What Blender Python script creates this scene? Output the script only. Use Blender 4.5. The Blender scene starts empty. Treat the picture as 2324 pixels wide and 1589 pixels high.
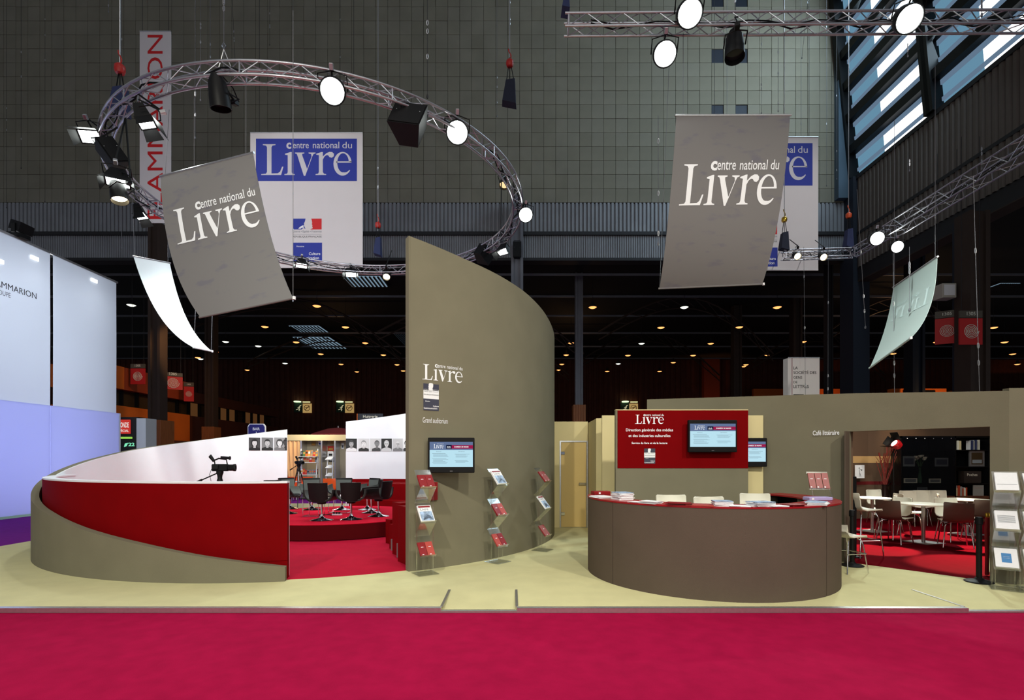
import bpy, bmesh, math, random
from mathutils import Vector, Matrix
from mathutils.geometry import tessellate_polygon
random.seed(7)
SC = bpy.context.scene
COL = SC.collection
PI = math.pi
R_ = math.radians
FPX, CX, HY, EYE = 1200.0, 1162.0, 1040.0, 1.6      # focal length (px of 2324), principal column, horizon row, eye height

# ------------------------------------------------------------------ camera, world, exposure, large lights
cam_d = bpy.data.cameras.new('camera'); cam = bpy.data.objects.new('camera', cam_d); COL.objects.link(cam)
cam_d.sensor_width = 36.0; cam_d.lens = FPX / 2324 * 36.0
cam_d.shift_x = 0.0; cam_d.shift_y = (HY - 794.5) / 2324
cam_d.clip_end = 300
cam.location = (0, 0, EYE); cam.rotation_euler = (PI / 2, 0, 0)
SC.camera = cam
w = bpy.data.worlds.new('world'); SC.world = w; w.use_nodes = True
bg = w.node_tree.nodes['Background']
bg.inputs[0].default_value = (0.80, 0.88, 1.0, 1); bg.inputs[1].default_value = 0.15
SC.view_settings.view_transform = 'Standard'
SC.view_settings.look = 'None'
SC.view_settings.gamma = 1.0
SC.view_settings.use_curve_mapping = False
SC.view_settings.exposure = 0.0
try:
    SC.cycles.use_denoising = True
    SC.cycles.sample_clamp_indirect = 4.0
    SC.cycles.max_bounces = 7
    SC.cycles.transparent_max_bounces = 16
    SC.cycles.caustics_reflective = False; SC.cycles.caustics_refractive = False
except Exception:
    pass

def spot(name, loc, aim, power, col=(1, 1, 1), size=60, blend=0.5, radius=0.15):
    d = bpy.data.lights.new(name, 'SPOT'); d.energy = power; d.color = col
    d.spot_size = R_(size); d.spot_blend = blend; d.shadow_soft_size = radius
    o = bpy.data.objects.new(name, d); COL.objects.link(o); o.location = loc
    o.rotation_euler = (Vector(aim) - Vector(loc)).to_track_quat('-Z', 'Y').to_euler()
    return o
def area(name, loc, aim, power, sx, sy, col=(1, 1, 1)):
    d = bpy.data.lights.new(name, 'AREA'); d.energy = power; d.color = col
    d.shape = 'RECTANGLE'; d.size = sx; d.size_y = sy
    o = bpy.data.objects.new(name, d); COL.objects.link(o); o.location = loc
    o.rotation_euler = (Vector(aim) - Vector(loc)).to_track_quat('-Z', 'Y').to_euler()
    return o
def point(name, loc, power, col=(1, 1, 1), radius=0.2):
    d = bpy.data.lights.new(name, 'POINT'); d.energy = power; d.color = col; d.shadow_soft_size = radius
    o = bpy.data.objects.new(name, d); COL.objects.link(o); o.location = loc
    return o
WARMW = (1.0, 0.95, 0.80)
# floods of the truss over the aisle, above and behind the camera
spot('front_flood', (-3.6, -1.6, 8.2), (-3.6, 8.5, 0.6), 2150, WARMW, 75, 0.7, 0.12)
spot('front_flood', (2.0, -1.6, 8.2), (0.5, 8.5, 0.8), 1720, WARMW, 75, 0.7, 0.12)
spot('front_flood', (6.6, -1.2, 8.2), (4.6, 8.4, 0.9), 1950, WARMW, 75, 0.7, 0.12)
# added soft fill for the upright faces, behind the camera
area('front_fill', (-3.0, -7.0, 5.5), (-2.0, 10, 4.2), 650, 16, 5, (0.96, 1.0, 0.92))
# added high spots that brighten the suspended banners, not hall fittings
spot('banner_fill', (-14.0, 5.0, 15.0), (-6.5, 18, 9.4), 3600, (1.0, 0.98, 0.96), 34, .8, .3)
spot('banner_fill', (13.0, 4.0, 15.0), (9.0, 18.2, 9.2), 2600, (1.0, 0.98, 0.96), 30, .8, .3)
# light over the aisle carpet
area('aisle_light', (0, 2.0, 14.0), (0, 3.0, 0), 240, 14, 4, (1.0, 0.94, 0.88))
# daylight through the inclined window bays of the side wall
area('window_daylight', (16.3, 21.0, 21.5), (-2.0, 27.0, 15.0), 1800, 12, 7, (0.62, 0.84, 1.0))

# ------------------------------------------------------------------ helpers
def lin(c):
    c = c / 255.0
    return c / 12.92 if c <= 0.04045 else ((c + 0.055) / 1.055) ** 2.4
def rgb(r, g, b): return (lin(r), lin(g), lin(b), 1.0)
MATS = {}
def mat(name, col, rough=0.6, metal=0.0, noise=0.0, nscale=20.0, bump=0.0, bscale=200.0, emit=None, estr=0.0, spec=0.5, alpha=1.0, trans=0.0, stretch=None):
    if name in MATS: return MATS[name]
    m = bpy.data.materials.new(name); m.use_nodes = True
    nt = m.node_tree; b = nt.nodes['Principled BSDF']
    b.inputs['Base Color'].default_value = col
    b.inputs['Roughness'].default_value = rough
    b.inputs['Metallic'].default_value = metal
    b.inputs['Specular IOR Level'].default_value = spec
    if alpha < 1: b.inputs['Alpha'].default_value = alpha
    if trans: b.inputs['Transmission Weight'].default_value = trans
    if emit is not None:
        b.inputs['Emission Color'].default_value = emit; b.inputs['Emission Strength'].default_value = estr
    if noise or bump:
        tc = nt.nodes.new('ShaderNodeTexCoord')
        src = tc.outputs['Object']
        if stretch:
            mp = nt.nodes.new('ShaderNodeMapping'); mp.inputs['Scale'].default_value = stretch
            nt.links.new(src, mp.inputs['Vector']); src = mp.outputs['Vector']
    if noise:
        n = nt.nodes.new('ShaderNodeTexNoise'); n.inputs['Scale'].default_value = nscale; n.inputs['Detail'].default_value = 5
        nt.links.new(src, n.inputs['Vector'])
        r = nt.nodes.new('ShaderNodeMapRange'); r.inputs['From Min'].default_value = 0.3; r.inputs['From Max'].default_value = 0.7
        r.inputs['To Min'].default_value = 1 - noise; r.inputs['To Max'].default_value = 1 + noise
        nt.links.new(n.outputs['Fac'], r.inputs['Value'])
        mx = nt.nodes.new('ShaderNodeMix'); mx.data_type = 'RGBA'; mx.blend_type = 'MULTIPLY'
        mx.inputs[0].default_value = 1.0; mx.inputs[6].default_value = col
        nt.links.new(r.outputs['Result'], mx.inputs[7]); nt.links.new(mx.outputs[2], b.inputs['Base Color'])
    if bump:
        n2 = nt.nodes.new('ShaderNodeTexNoise'); n2.inputs['Scale'].default_value = bscale; n2.inputs['Detail'].default_value = 3
        nt.links.new(src, n2.inputs['Vector'])
        bp = nt.nodes.new('ShaderNodeBump'); bp.inputs['Strength'].default_value = bump; bp.inputs['Distance'].default_value = 0.01
        nt.links.new(n2.outputs['Fac'], bp.inputs['Height']); nt.links.new(bp.outputs['Normal'], b.inputs['Normal'])
    MATS[name] = m
    return m
def emis(name, col, s):
    if name in MATS: return MATS[name]
    m = bpy.data.materials.new(name); m.use_nodes = True; nt = m.node_tree
    nt.nodes.remove(nt.nodes['Principled BSDF'])
    e = nt.nodes.new('ShaderNodeEmission'); e.inputs[0].default_value = col; e.inputs[1].default_value = s
    nt.links.new(e.outputs[0], nt.nodes['Material Output'].inputs[0]); MATS[name] = m
    return m
def acrylic():
    m = bpy.data.materials.new('clear_acrylic'); m.use_nodes = True; nt = m.node_tree
    nt.nodes.remove(nt.nodes['Principled BSDF'])
    t = nt.nodes.new('ShaderNodeBsdfTransparent'); t.inputs[0].default_value = (0.975, 0.985, 0.98, 1)
    g = nt.nodes.new('ShaderNodeBsdfGlossy'); g.inputs[0].default_value = (1, 1, 1, 1); g.inputs[1].default_value = 0.12
    f = nt.nodes.new('ShaderNodeFresnel'); f.inputs[0].default_value = 1.49
    a = nt.nodes.new('ShaderNodeMath'); a.operation = 'MULTIPLY_ADD'; a.inputs[1].default_value = 0.55; a.inputs[2].default_value = 0.02
    x = nt.nodes.new('ShaderNodeMixShader')
    nt.links.new(f.outputs[0], a.inputs[0]); nt.links.new(a.outputs[0], x.inputs[0])
    nt.links.new(t.outputs[0], x.inputs[1]); nt.links.new(g.outputs[0], x.inputs[2])
    nt.links.new(x.outputs[0], nt.nodes['Material Output'].inputs[0])
    return m
ACR = acrylic()
def translucent(name, col, tcol, fac, rough=0.6):
    m = bpy.data.materials.new(name); m.use_nodes = True; nt = m.node_tree
    nt.nodes.remove(nt.nodes['Principled BSDF'])
    d = nt.nodes.new('ShaderNodeBsdfDiffuse'); d.inputs[0].default_value = col
    t = nt.nodes.new('ShaderNodeBsdfTranslucent'); t.inputs[0].default_value = tcol
    x = nt.nodes.new('ShaderNodeMixShader'); x.inputs[0].default_value = fac
    nt.links.new(d.outputs[0], x.inputs[1]); nt.links.new(t.outputs[0], x.inputs[2])
    nt.links.new(x.outputs[0], nt.nodes['Material Output'].inputs[0]); MATS[name] = m
    return m

class MB:
    """collects faces and links them as one mesh object"""
    def __init__(s): s.v = []; s.f = []; s.mi = []; s.m = 0
    def face(s, pts):
        n = len(s.v); s.v += [tuple(p) for p in pts]; s.f.append(tuple(range(n, n + len(pts)))); s.mi.append(s.m); return s
    def raw(s, vs, fs):
        n = len(s.v); s.v += [tuple(p) for p in vs]
        for f in fs: s.f.append(tuple(i + n for i in f)); s.mi.append(s.m)
        return s
    def box(s, x0, x1, y0, y1, z0, z1):
        return s.raw([(x0,y0,z0),(x1,y0,z0),(x1,y1,z0),(x0,y1,z0),(x0,y0,z1),(x1,y0,z1),(x1,y1,z1),(x0,y1,z1)],
                     [(0,3,2,1),(4,5,6,7),(0,1,5,4),(1,2,6,5),(2,3,7,6),(3,0,4,7)])
    def bbox(s, x0, x1, y0, y1, z0, z1, b=0.01):
        """box with chamfered edges"""
        vs = []
        for z, i in ((z0, b), (z0 + b, 0), (z1 - b, 0), (z1, b)):
            vs += [(x0+i+b,y0+i,z),(x1-i-b,y0+i,z),(x1-i,y0+i+b,z),(x1-i,y1-i-b,z),(x1-i-b,y1-i,z),(x0+i+b,y1-i,z),(x0+i,y1-i-b,z),(x0+i,y0+i+b,z)]
        fs = [tuple(range(7, -1, -1)), tuple(range(24, 32))]
        for k in range(3):
            for j in range(8): fs.append((k*8+j, k*8+(j+1)%8, k*8+8+(j+1)%8, k*8+8+j))
        return s.raw(vs, fs)
    def obox(s, c, size, M=None):
        x, y, z = size[0]/2, size[1]/2, size[2]/2; c = Vector(c)
        M = M or Matrix.Identity(3)
        vs = [c + M @ Vector(p) for p in [(-x,-y,-z),(x,-y,-z),(x,y,-z),(-x,y,-z),(-x,-y,z),(x,-y,z),(x,y,z),(-x,y,z)]]
        return s.raw(vs, [(0,3,2,1),(4,5,6,7),(0,1,5,4),(1,2,6,5),(2,3,7,6),(3,0,4,7)])
    def bar(s, p, q, r, n=6, r2=None):
        p, q = Vector(p), Vector(q); d = q - p
        if d.length < 1e-6: return s
        M = d.to_track_quat('Z', 'Y').to_matrix(); r2 = r if r2 is None else r2
        vs = [p + M @ Vector((math.cos(2*PI*i/n)*r, math.sin(2*PI*i/n)*r, 0)) for i in range(n)] + \
             [q + M @ Vector((math.cos(2*PI*i/n)*r2, math.sin(2*PI*i/n)*r2, 0)) for i in range(n)]
        fs = [(i, (i+1)%n, n+(i+1)%n, n+i) for i in range(n)] + [tuple(range(n-1,-1,-1)), tuple(range(n, 2*n))]
        return s.raw(vs, fs)
    def path(s, pts, r, n=6, closed=False):
        pts = [Vector(p) for p in pts]; L = len(pts); vs = []; up = None
        for i, p in enumerate(pts):
            a = pts[(i-1) % L] if (closed or i > 0) else p
            b = pts[(i+1) % L] if (closed or i < L-1) else p
            t = (b - a).normalized()
            if up is None:
                up = t.orthogonal().normalized()
            up = (up - t * up.dot(t)).normalized(); sd = t.cross(up)
            vs += [p + (up*math.cos(2*PI*k/n) + sd*math.sin(2*PI*k/n))*r for k in range(n)]
        fs = []
        for i in range(L if closed else L-1):
            j = (i+1) % L
            for k in range(n): fs.append((i*n+k, i*n+(k+1)%n, j*n+(k+1)%n, j*n+k))
        if not closed: fs += [tuple(range(n-1,-1,-1)), tuple(range((L-1)*n, L*n))]
        return s.raw(vs, fs)
    def lathe(s, prof, n=16, c=(0,0,0), a0=0, a1=2*PI):
        full = abs(a1-a0-2*PI) < 1e-6; m = n if full else n+1; vs = []
        for r, z in prof:
            for k in range(m):
                a = a0 + (a1-a0)*k/n; vs.append((c[0]+r*math.cos(a), c[1]+r*math.sin(a), c[2]+z))
        fs = []
        for i in range(len(prof)-1):
            for k in range(n):
                k2 = (k+1) % m; fs.append((i*m+k, i*m+k2, (i+1)*m+k2, (i+1)*m+k))
        return s.raw(vs, fs)
    def sheet(s, G, th=0.0, off=0.0):
        """closed slab over a grid of points G[i][j]"""
        ni, nj = len(G), len(G[0])
        N = [[None]*nj for _ in range(ni)]
        for i in range(ni):
            for j in range(nj):
                a = Vector(G[min(i+1,ni-1)][j]) - Vector(G[max(i-1,0)][j]); b = Vector(G[i][min(j+1,nj-1)]) - Vector(G[i][max(j-1,0)])
                n = a.cross(b); N[i][j] = n.normalized() if n.length > 1e-9 else Vector((0,0,1))
        vs = [Vector(G[i][j]) + N[i][j]*(off+th/2) for i in range(ni) for j in range(nj)]
        fs = [(i*nj+j, (i+1)*nj+j, (i+1)*nj+j+1, i*nj+j+1) for i in range(ni-1) for j in range(nj-1)]
        if th:
            o = ni*nj
            vs += [Vector(G[i][j]) + N[i][j]*(off-th/2) for i in range(ni) for j in range(nj)]
            fs += [(o+i*nj+j, o+i*nj+j+1, o+(i+1)*nj+j+1, o+(i+1)*nj+j) for i in range(ni-1) for j in range(nj-1)]
            for j in range(nj-1):
                fs.append((j, j+1, o+j+1, o+j)); k = (ni-1)*nj; fs.append((k+j+1, k+j, o+k+j, o+k+j+1))
            for i in range(ni-1):
                fs.append(((i+1)*nj, i*nj, o+i*nj, o+(i+1)*nj)); e = nj-1; fs.append((i*nj+e, (i+1)*nj+e, o+(i+1)*nj+e, o+i*nj+e))
        return s.raw(vs, fs)
    def prism(s, pts, z0, z1):
        n = len(pts); vs = [(x, y, z0) for x, y in pts] + [(x, y, z1) for x, y in pts]
        return s.raw(vs, [tuple(range(n-1,-1,-1)), tuple(range(n, 2*n))] + [(i, (i+1)%n, n+(i+1)%n, n+i) for i in range(n)])
    def arc(s, c, r0, r1, a0, a1, zb, zt, n=24):
        """curved wall: angle measured clockwise from the side facing the camera; zb, zt numbers or functions of the angle (deg)"""
        fb = zb if callable(zb) else (lambda a: zb); ft = zt if callable(zt) else (lambda a: zt)
        vs = []
        for k in range(n+1):
            a = a0 + (a1-a0)*k/n; ra = R_(a)
            dx, dy = -math.sin(ra), -math.cos(ra)
            for r, z in ((r0, fb(a)), (r1, fb(a)), (r1, ft(a)), (r0, ft(a))): vs.append((c[0]+dx*r, c[1]+dy*r, z))
        fs = []
        for k in range(n):
            i, j = k*4, k*4+4
            for e in range(4): fs.append((i+e, i+(e+1)%4, j+(e+1)%4, j+e))
        fs += [(3,2,1,0), (n*4, n*4+1, n*4+2, n*4+3)]
        return s.raw(vs, fs)
    def xf(s, M):
        s.v = [tuple(M @ Vector(p)) for p in s.v]; return s
    def mesh(s, name, mats, smooth=None):
        me = bpy.data.meshes.new(name); me.from_pydata(s.v, [], s.f); 
        mats = mats if isinstance(mats, (list, tuple)) else [mats]
        for m in mats: me.materials.append(m)
        if len(mats) > 1: me.polygons.foreach_set('material_index', s.mi)
        me.validate()
        bm = bmesh.new(); bm.from_mesh(me); bmesh.ops.recalc_face_normals(bm, faces=bm.faces); bm.to_mesh(me); bm.free()
        if smooth:
            me.polygons.foreach_set('use_smooth', [True]*len(me.polygons))
            me.set_sharp_from_angle(angle=R_(smooth))
        me.update(); return me
    def build(s, name, mats, parent=None, label=None, smooth=None):
        return link(name, s.mesh(name, mats, smooth), parent, label)
def link(name, me, parent=None, label=None):
    o = bpy.data.objects.new(name, me); COL.objects.link(o)
    if parent: o.parent = parent
    if label: o['label'] = label
    return o
def tag(o, label, cat, group=None):
    o['label'] = label; o['category'] = cat
    if group: o['group'] = group
    return o
def thing(name, label, cat, loc=(0,0,0), rz=0.0, group=None):
    o = bpy.data.objects.new(name, None); COL.objects.link(o); o.empty_display_size = 0.1
    o.location = loc; o.rotation_euler = (0, 0, rz)
    return tag(o, label, cat, group)
def struct(o): o['kind'] = 'structure'; return o
def stuff(o): o['kind'] = 'stuff'; return o
def dup(root, loc, rz, label=None, group=None, scale=None):
    r = root.copy(); COL.objects.link(r); r.location = loc; r.rotation_euler = (0, 0, rz)
    if label: r['label'] = label
    if group: r['group'] = group
    if scale: r.scale = scale
    for ch in list(root.children):
        c = ch.copy(); COL.objects.link(c); c.parent = r
        for g in list(ch.children):
            d = g.copy(); COL.objects.link(d); d.parent = c
    return r
def W(px, py, d): return Vector(((px-CX)/FPX*d, d, EYE + (HY-py)*d/FPX))       # point seen at a pixel at depth d
def G(px, py, z=0.0):                                                          # point of a horizontal plane seen at a pixel
    d = (EYE - z)*FPX/(py-HY); return Vector(((px-CX)/FPX*d, d, z))
_unit = {}
def unit_bar(r, m, n=6):
    k = (round(r, 4), m.name, n)
    if k not in _unit: _unit[k] = MB().bar((0,0,0), (0,0,1), r, n).mesh('brace', m, 40)
    return _unit[k]
def bar_obj(name, p, q, r, m, parent, n=6):
    p, q = Vector(p), Vector(q); d = q - p
    o = link(name, unit_bar(r, m, n), parent)
    o.location = p; o.rotation_euler = d.to_track_quat('Z', 'Y').to_euler(); o.scale = (1, 1, d.length)
    return o

# ------------------------------------------------------------------ lettering
def glyphs(text, bold=0.0, res=3):
    cu = bpy.data.curves.new('lettering', 'FONT'); cu.body = text; cu.size = 1.0; cu.resolution_u = res; cu.offset = bold
    ob = bpy.data.objects.new('lettering', cu); me = bpy.data.meshes.new_from_object(ob)
    vs = [(v.co.x, v.co.y) for v in me.vertices]; fs = [tuple(p.vertices) for p in me.polygons]
    bpy.data.objects.remove(ob); bpy.data.curves.remove(cu); bpy.data.meshes.remove(me)
    return vs, fs
def fit(vf, x0, y0, w=None, h=None, align='L'):
    vs, fs = vf
    ax, bx = min(v[0] for v in vs), max(v[0] for v in vs); ay, by = min(v[1] for v in vs), max(v[1] for v in vs)
    sx = w/(bx-ax) if w else None; sy = h/(by-ay) if h else None
    sx = sx or sy; sy = sy or sx
    dx = {'L': 0, 'C': -(bx-ax)*sx/2, 'R': -(bx-ax)*sx}[align]
    return [((x-ax)*sx+x0+dx, (y-ay)*sy+y0) for x, y in vs], fs
def text(s, x0, y0, w=None, h=None, align='L', bold=0.0): return fit(glyphs(s, bold), x0, y0, w, h, align)
def join(*vfs):
    V, F = [], []
    for vs, fs in vfs:
        n = len(V); V += vs; F += [tuple(i+n for i in f) for f in fs]
    return V, F
def rect(x0, y0, x1, y1): return [(x0,y0),(x1,y0),(x1,y1),(x0,y1)], [(0,1,2,3)]
def poly(pts):
    pts = list(pts)
    return pts, [tuple(t) for t in tessellate_polygon([[Vector((x, y, 0)) for x, y in pts]])]
def serif_word():
    """the word in old-style serif letters, cap height 1, width about 2.74"""
    L = [(0,0),(.60,0),(.67,.27),(.63,.27),(.57,.11),(.50,.055),(.31,.05),(.31,.90),(.34,.955),(.43,.97),(.43,1),(.05,1),(.05,.97),(.145,.955),(.175,.90),(.175,.1),(.145,.045),(0,.03)]
    i = [(0,0),(.31,0),(.31,.03),(.24,.045),(.22,.09),(.22,.745),(.18,.745),(.02,.69),(.02,.66),(.1,.645),(.1,.09),(.08,.045),(0,.03)]
    v = [(0,.70),(0,.73),(.28,.73),(.28,.70),(.215,.685),(.22,.63),(.365,.20),(.50,.60),(.485,.68),(.41,.70),(.41,.73),(.62,.73),(.62,.70),(.56,.68),(.52,.60),(.31,-.025),(.265,-.025),(.07,.64),(.05,.685)]
    r = [(0,0),(.32,0),(.32,.03),(.25,.045),(.22,.1),(.22,.50),(.27,.60),(.33,.645),(.38,.64),(.42,.58),(.49,.56),(.55,.61),(.555,.69),(.5,.745),(.42,.75),(.33,.71),(.22,.6),(.22,.745),(.18,.745),(.02,.69),(.02,.66),(.1,.645),(.1,.1),(.08,.045),(0,.03)]
    parts = []
    for pts, ox in ((L, 0), (i, .70), (v, 1.02), (r, 1.64)): parts.append(poly([(x+ox, y) for x, y in pts]))
    V, F = [], []; N = 26
    for k in range(N+1):
        a = R_(7 + (326-7)*k/N)
        o = (.285+.275*math.cos(a), .365+.385*math.sin(a))
        b = (.300+.175*math.cos(a), .395+.310*math.sin(a))
        if k > N-4:
            t = (k-(N-4))/4; b = (b[0]+(o[0]-b[0])*t*.75, b[1]+(o[1]-b[1])*t*.75)
        V += [(o[0]+2.17, o[1]), (b[0]+2.17, b[1])]
    F = [(2*k, 2*k+2, 2*k+3, 2*k+1) for k in range(N)]
    parts.append((V, F)); parts.append(rect(2.27, .400, 2.728, .442))
    return join(*parts)
WORD = serif_word()
def logo(small=True):
    if not small: return WORD
    return join(WORD, text('c', .80, .845, h=.225, bold=.035), text('entre', .985, .86, w=.52, h=.205, bold=.006), text('national du', 1.62, .86, w=1.10, h=.235, bold=.006))
LOGO = logo()
def shift(vf, x, y, s=1.0, sy=None): return [(a*s+x, b*(sy or s)+y) for a, b in vf[0]], vf[1]
def put(mb, vf, fn):
    """places flat artwork through a mapping (x, y) -> point"""
    return mb.raw([fn(x, y) for x, y in vf[0]], vf[1])
def finer(vf, dx=None, dy=None):
    """cuts flat artwork along a grid so it can follow a curved surface"""
    bm = bmesh.new(); vs = [bm.verts.new((x, y, 0)) for x, y in vf[0]]
    for f in vf[1]:
        try: bm.faces.new([vs[i] for i in f])
        except ValueError: pass
    bm.normal_update(); bmesh.ops.triangulate(bm, faces=bm.faces[:])
    for d, ax in ((dx, 0), (dy, 1)):
        if not d: continue
        lo = min(v.co[ax] for v in bm.verts); hi = max(v.co[ax] for v in bm.verts); c = lo + d
        while c < hi:
            no = Vector((1,0,0)) if ax == 0 else Vector((0,1,0))
            bmesh.ops.bisect_plane(bm, geom=bm.verts[:]+bm.edges[:]+bm.faces[:], plane_co=no*c, plane_no=no); c += d
    bm.verts.index_update()
    out = [(v.co.x, v.co.y) for v in bm.verts], [tuple(v.index for v in f.verts) for f in bm.faces]
    bm.free(); return out
def plane_map(o, u, v, n=0.0):
    o, u, v = Vector(o), Vector(u).normalized(), Vector(v).normalized(); nn = u.cross(v)*n
    return lambda x, y: o + u*x + v*y + nn
def emblem(w):
    """flag emblem: blue field, white profile, red field (three flat colour pieces)"""
    h = w*.38
    blue = [(0,0),(.30,0),(.36,.06),(.44,.02),(.40,.1),(.38,.2),(.42,.29),(.44,.38),(0,.38)]
    red = [(.60,0),(1,0),(1,.38),(.64,.38),(.66,.30),(.67,.22),(.655,.19),(.68,.15),(.67,.11),(.69,.05),(.66,.03)]
    lock = [(.18,.03),(.26,.10),(.33,.14),(.41,.13),(.35,.09),(.40,.06),(.31,.06),(.26,.02)]
    k = w
    return [[(x*k, y*k) for x, y in q] for q in (blue, red, lock)]
# ------------------------------------------------------------------ materials
M_MAG = mat('magenta_carpet', rgb(158, 17, 62), .95, noise=.10, nscale=6, bump=.5, bscale=160, spec=.03)
M_PUR = mat('purple_carpet', rgb(112, 26, 128), .95, noise=.08, nscale=8, bump=.4, bscale=120, spec=.1)
M_BEI = mat('beige_carpet', rgb(206, 200, 154), .95, noise=.05, nscale=3, bump=.35, bscale=150, spec=.1)
M_PNK = mat('raspberry_carpet', rgb(176, 16, 48), .95, noise=.07, nscale=5, bump=.4, bscale=150, spec=.1)
M_STG = mat('stage_carpet', rgb(196, 16, 46), .95, noise=.06, nscale=6, bump=.4, bscale=150, spec=.1)
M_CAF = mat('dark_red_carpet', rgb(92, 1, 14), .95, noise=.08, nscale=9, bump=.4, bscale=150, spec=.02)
M_TAU = mat('taupe_fabric', rgb(122, 117, 98), .9, noise=.05, nscale=2.2, bump=.25, bscale=260, spec=.15)
M_TAU2 = mat('taupe_dark_fabric', rgb(92, 80, 70), .9, noise=.05, nscale=2.2, bump=.25, bscale=260, spec=.15)
M_RED = mat('red_panel', rgb(118, 2, 6), .75, noise=.06, nscale=3, spec=.05)
M_REDT = mat('red_laminate', rgb(150, 16, 26), .35, noise=.04, nscale=6, spec=.4)
M_WHT = mat('white_laminate', rgb(232, 234, 238), .5, noise=.015, nscale=3)
M_CRM = mat('cream_panel', rgb(214, 200, 150), .7, noise=.03, nscale=2)
M_ALU = mat('brushed_aluminium', rgb(205, 205, 208), .32, .9, noise=.06, nscale=30)
M_TRS = mat('truss_aluminium', rgb(190, 190, 196), .34, .85, noise=.05, nscale=12)
M_CHR = mat('chrome', rgb(225, 225, 228), .10, 1.0)
M_BLK = mat('black_plastic', rgb(8, 8, 11), .6, spec=.2, noise=.05, nscale=30)
M_BLKM = mat('black_metal', rgb(11, 11, 12), .5, 0, spec=.25)
M_LEA = mat('black_leather', rgb(10, 11, 12), .45, spec=.3, bump=.2, bscale=120)
M_LEAG = mat('grey_inner_upholstery', rgb(74, 78, 73), .7)
M_CON = [mat('concrete_panel_a', rgb(122, 117, 101), .9, noise=.10, nscale=.9, bump=.2, bscale=8),
         mat('concrete_panel_b', rgb(124, 119, 104), .9, noise=.10, nscale=.9, bump=.2, bscale=8),
         mat('concrete_panel_c', rgb(119, 114, 98), .9, noise=.10, nscale=.9, bump=.2, bscale=8)]
M_JNT = mat('dark_joint', rgb(52, 48, 42), .9)
M_RIB = mat('ribbed_steel', rgb(140, 140, 143), .55, .3, noise=.10, nscale=1.0)
M_RIBR = mat('ribbed_steel_brown', rgb(92, 82, 74), .6, .2, noise=.12, nscale=1.0)
M_DRK = mat('dark_steel', rgb(34, 32, 34), .6, .2, noise=.1, nscale=2)
M_NAVY = mat('navy_steel', rgb(30, 36, 48), .6, .2)
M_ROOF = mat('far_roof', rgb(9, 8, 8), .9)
M_FAR = mat('far_wall_cladding', rgb(84, 36, 20), .8, noise=.15, nscale=1.5)
M_ORG = mat('orange_paint', rgb(214, 100, 16), .7, noise=.05, nscale=1)
M_ORD = mat('rust_paint', rgb(150, 54, 14), .7, noise=.05, nscale=1)
M_WOOD = mat('column_wood', rgb(140, 80, 38), .6, noise=.22, nscale=5, stretch=(9, 9, .5))
M_BRN = mat('rust_steel', rgb(52, 36, 26), .7, noise=.1, nscale=2)
M_COLM = mat('column_grey', rgb(104, 104, 110), .55, .2, noise=.06, nscale=3)
M_BAN = mat('banner_white', rgb(226, 220, 220), .8, noise=.012, nscale=2)
M_BLUE = mat('banner_blue', rgb(34, 52, 158), .7)
M_NVY = mat('navy_print', rgb(58, 60, 78), .7)
M_INK = mat('black_ink', rgb(28, 28, 30), .7)
M_GINK = mat('grey_ink', rgb(120, 124, 130), .7)
M_RINK = mat('red_ink', rgb(214, 24, 30), .7)
M_WINK = mat('white_ink', rgb(240, 242, 246), .6)
M_PAP = mat('paper', rgb(238, 238, 242), .7, noise=.02, nscale=30)
M_PAPB = mat('paper_print', rgb(150, 172, 200), .6, noise=.5, nscale=18)
M_LEAF = mat('red_leaflet', rgb(136, 14, 20), .4, noise=.06, nscale=20)
M_LEAF2 = mat('pale_red_leaflet', rgb(178, 66, 56), .4, noise=.06, nscale=20)
M_SHW = mat('white_shell', rgb(226, 222, 206), .45)
M_SHB = mat('brown_shell', rgb(98, 80, 68), .5, noise=.05, nscale=14)
M_SKIN = mat('sheet_grey', rgb(118, 116, 116), .8)
M_GOLD = mat('brass', rgb(200, 160, 60), .25, .9)
M_LENS = emis('flood_lens', (0.93, 1.0, 0.96, 1), 20)
M_LENSW = emis('warm_lens', (1.0, 0.82, 0.50, 1), 9)
M_SODW = emis('sodium_disc', (1.0, 0.37, 0.11, 1), 2.1)
M_COOL = emis('cool_disc', (0.95, 1.0, 0.86, 1), 1.8)

# ------------------------------------------------------------------ setting: floors
def floorbox(name, x0, x1, y0, y1, z0, z1, m):
    return struct(MB().box(x0, x1, y0, y1, z0, z1).build(name, m))
floorbox('floor', -30, 34, -4, 5.62, -.35, -.047, M_MAG)
floorbox('floor_aisle', -30, -9.32, 5.62, 34, -.35, -.047, M_PUR)
floorbox('floor_aisle', -9.32, 34, 18.75, 30, -.35, -.047, M_PUR)
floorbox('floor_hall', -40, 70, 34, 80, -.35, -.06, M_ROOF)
DC = (-3.98, 11.65)                                                    # centre of the round auditorium
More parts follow.
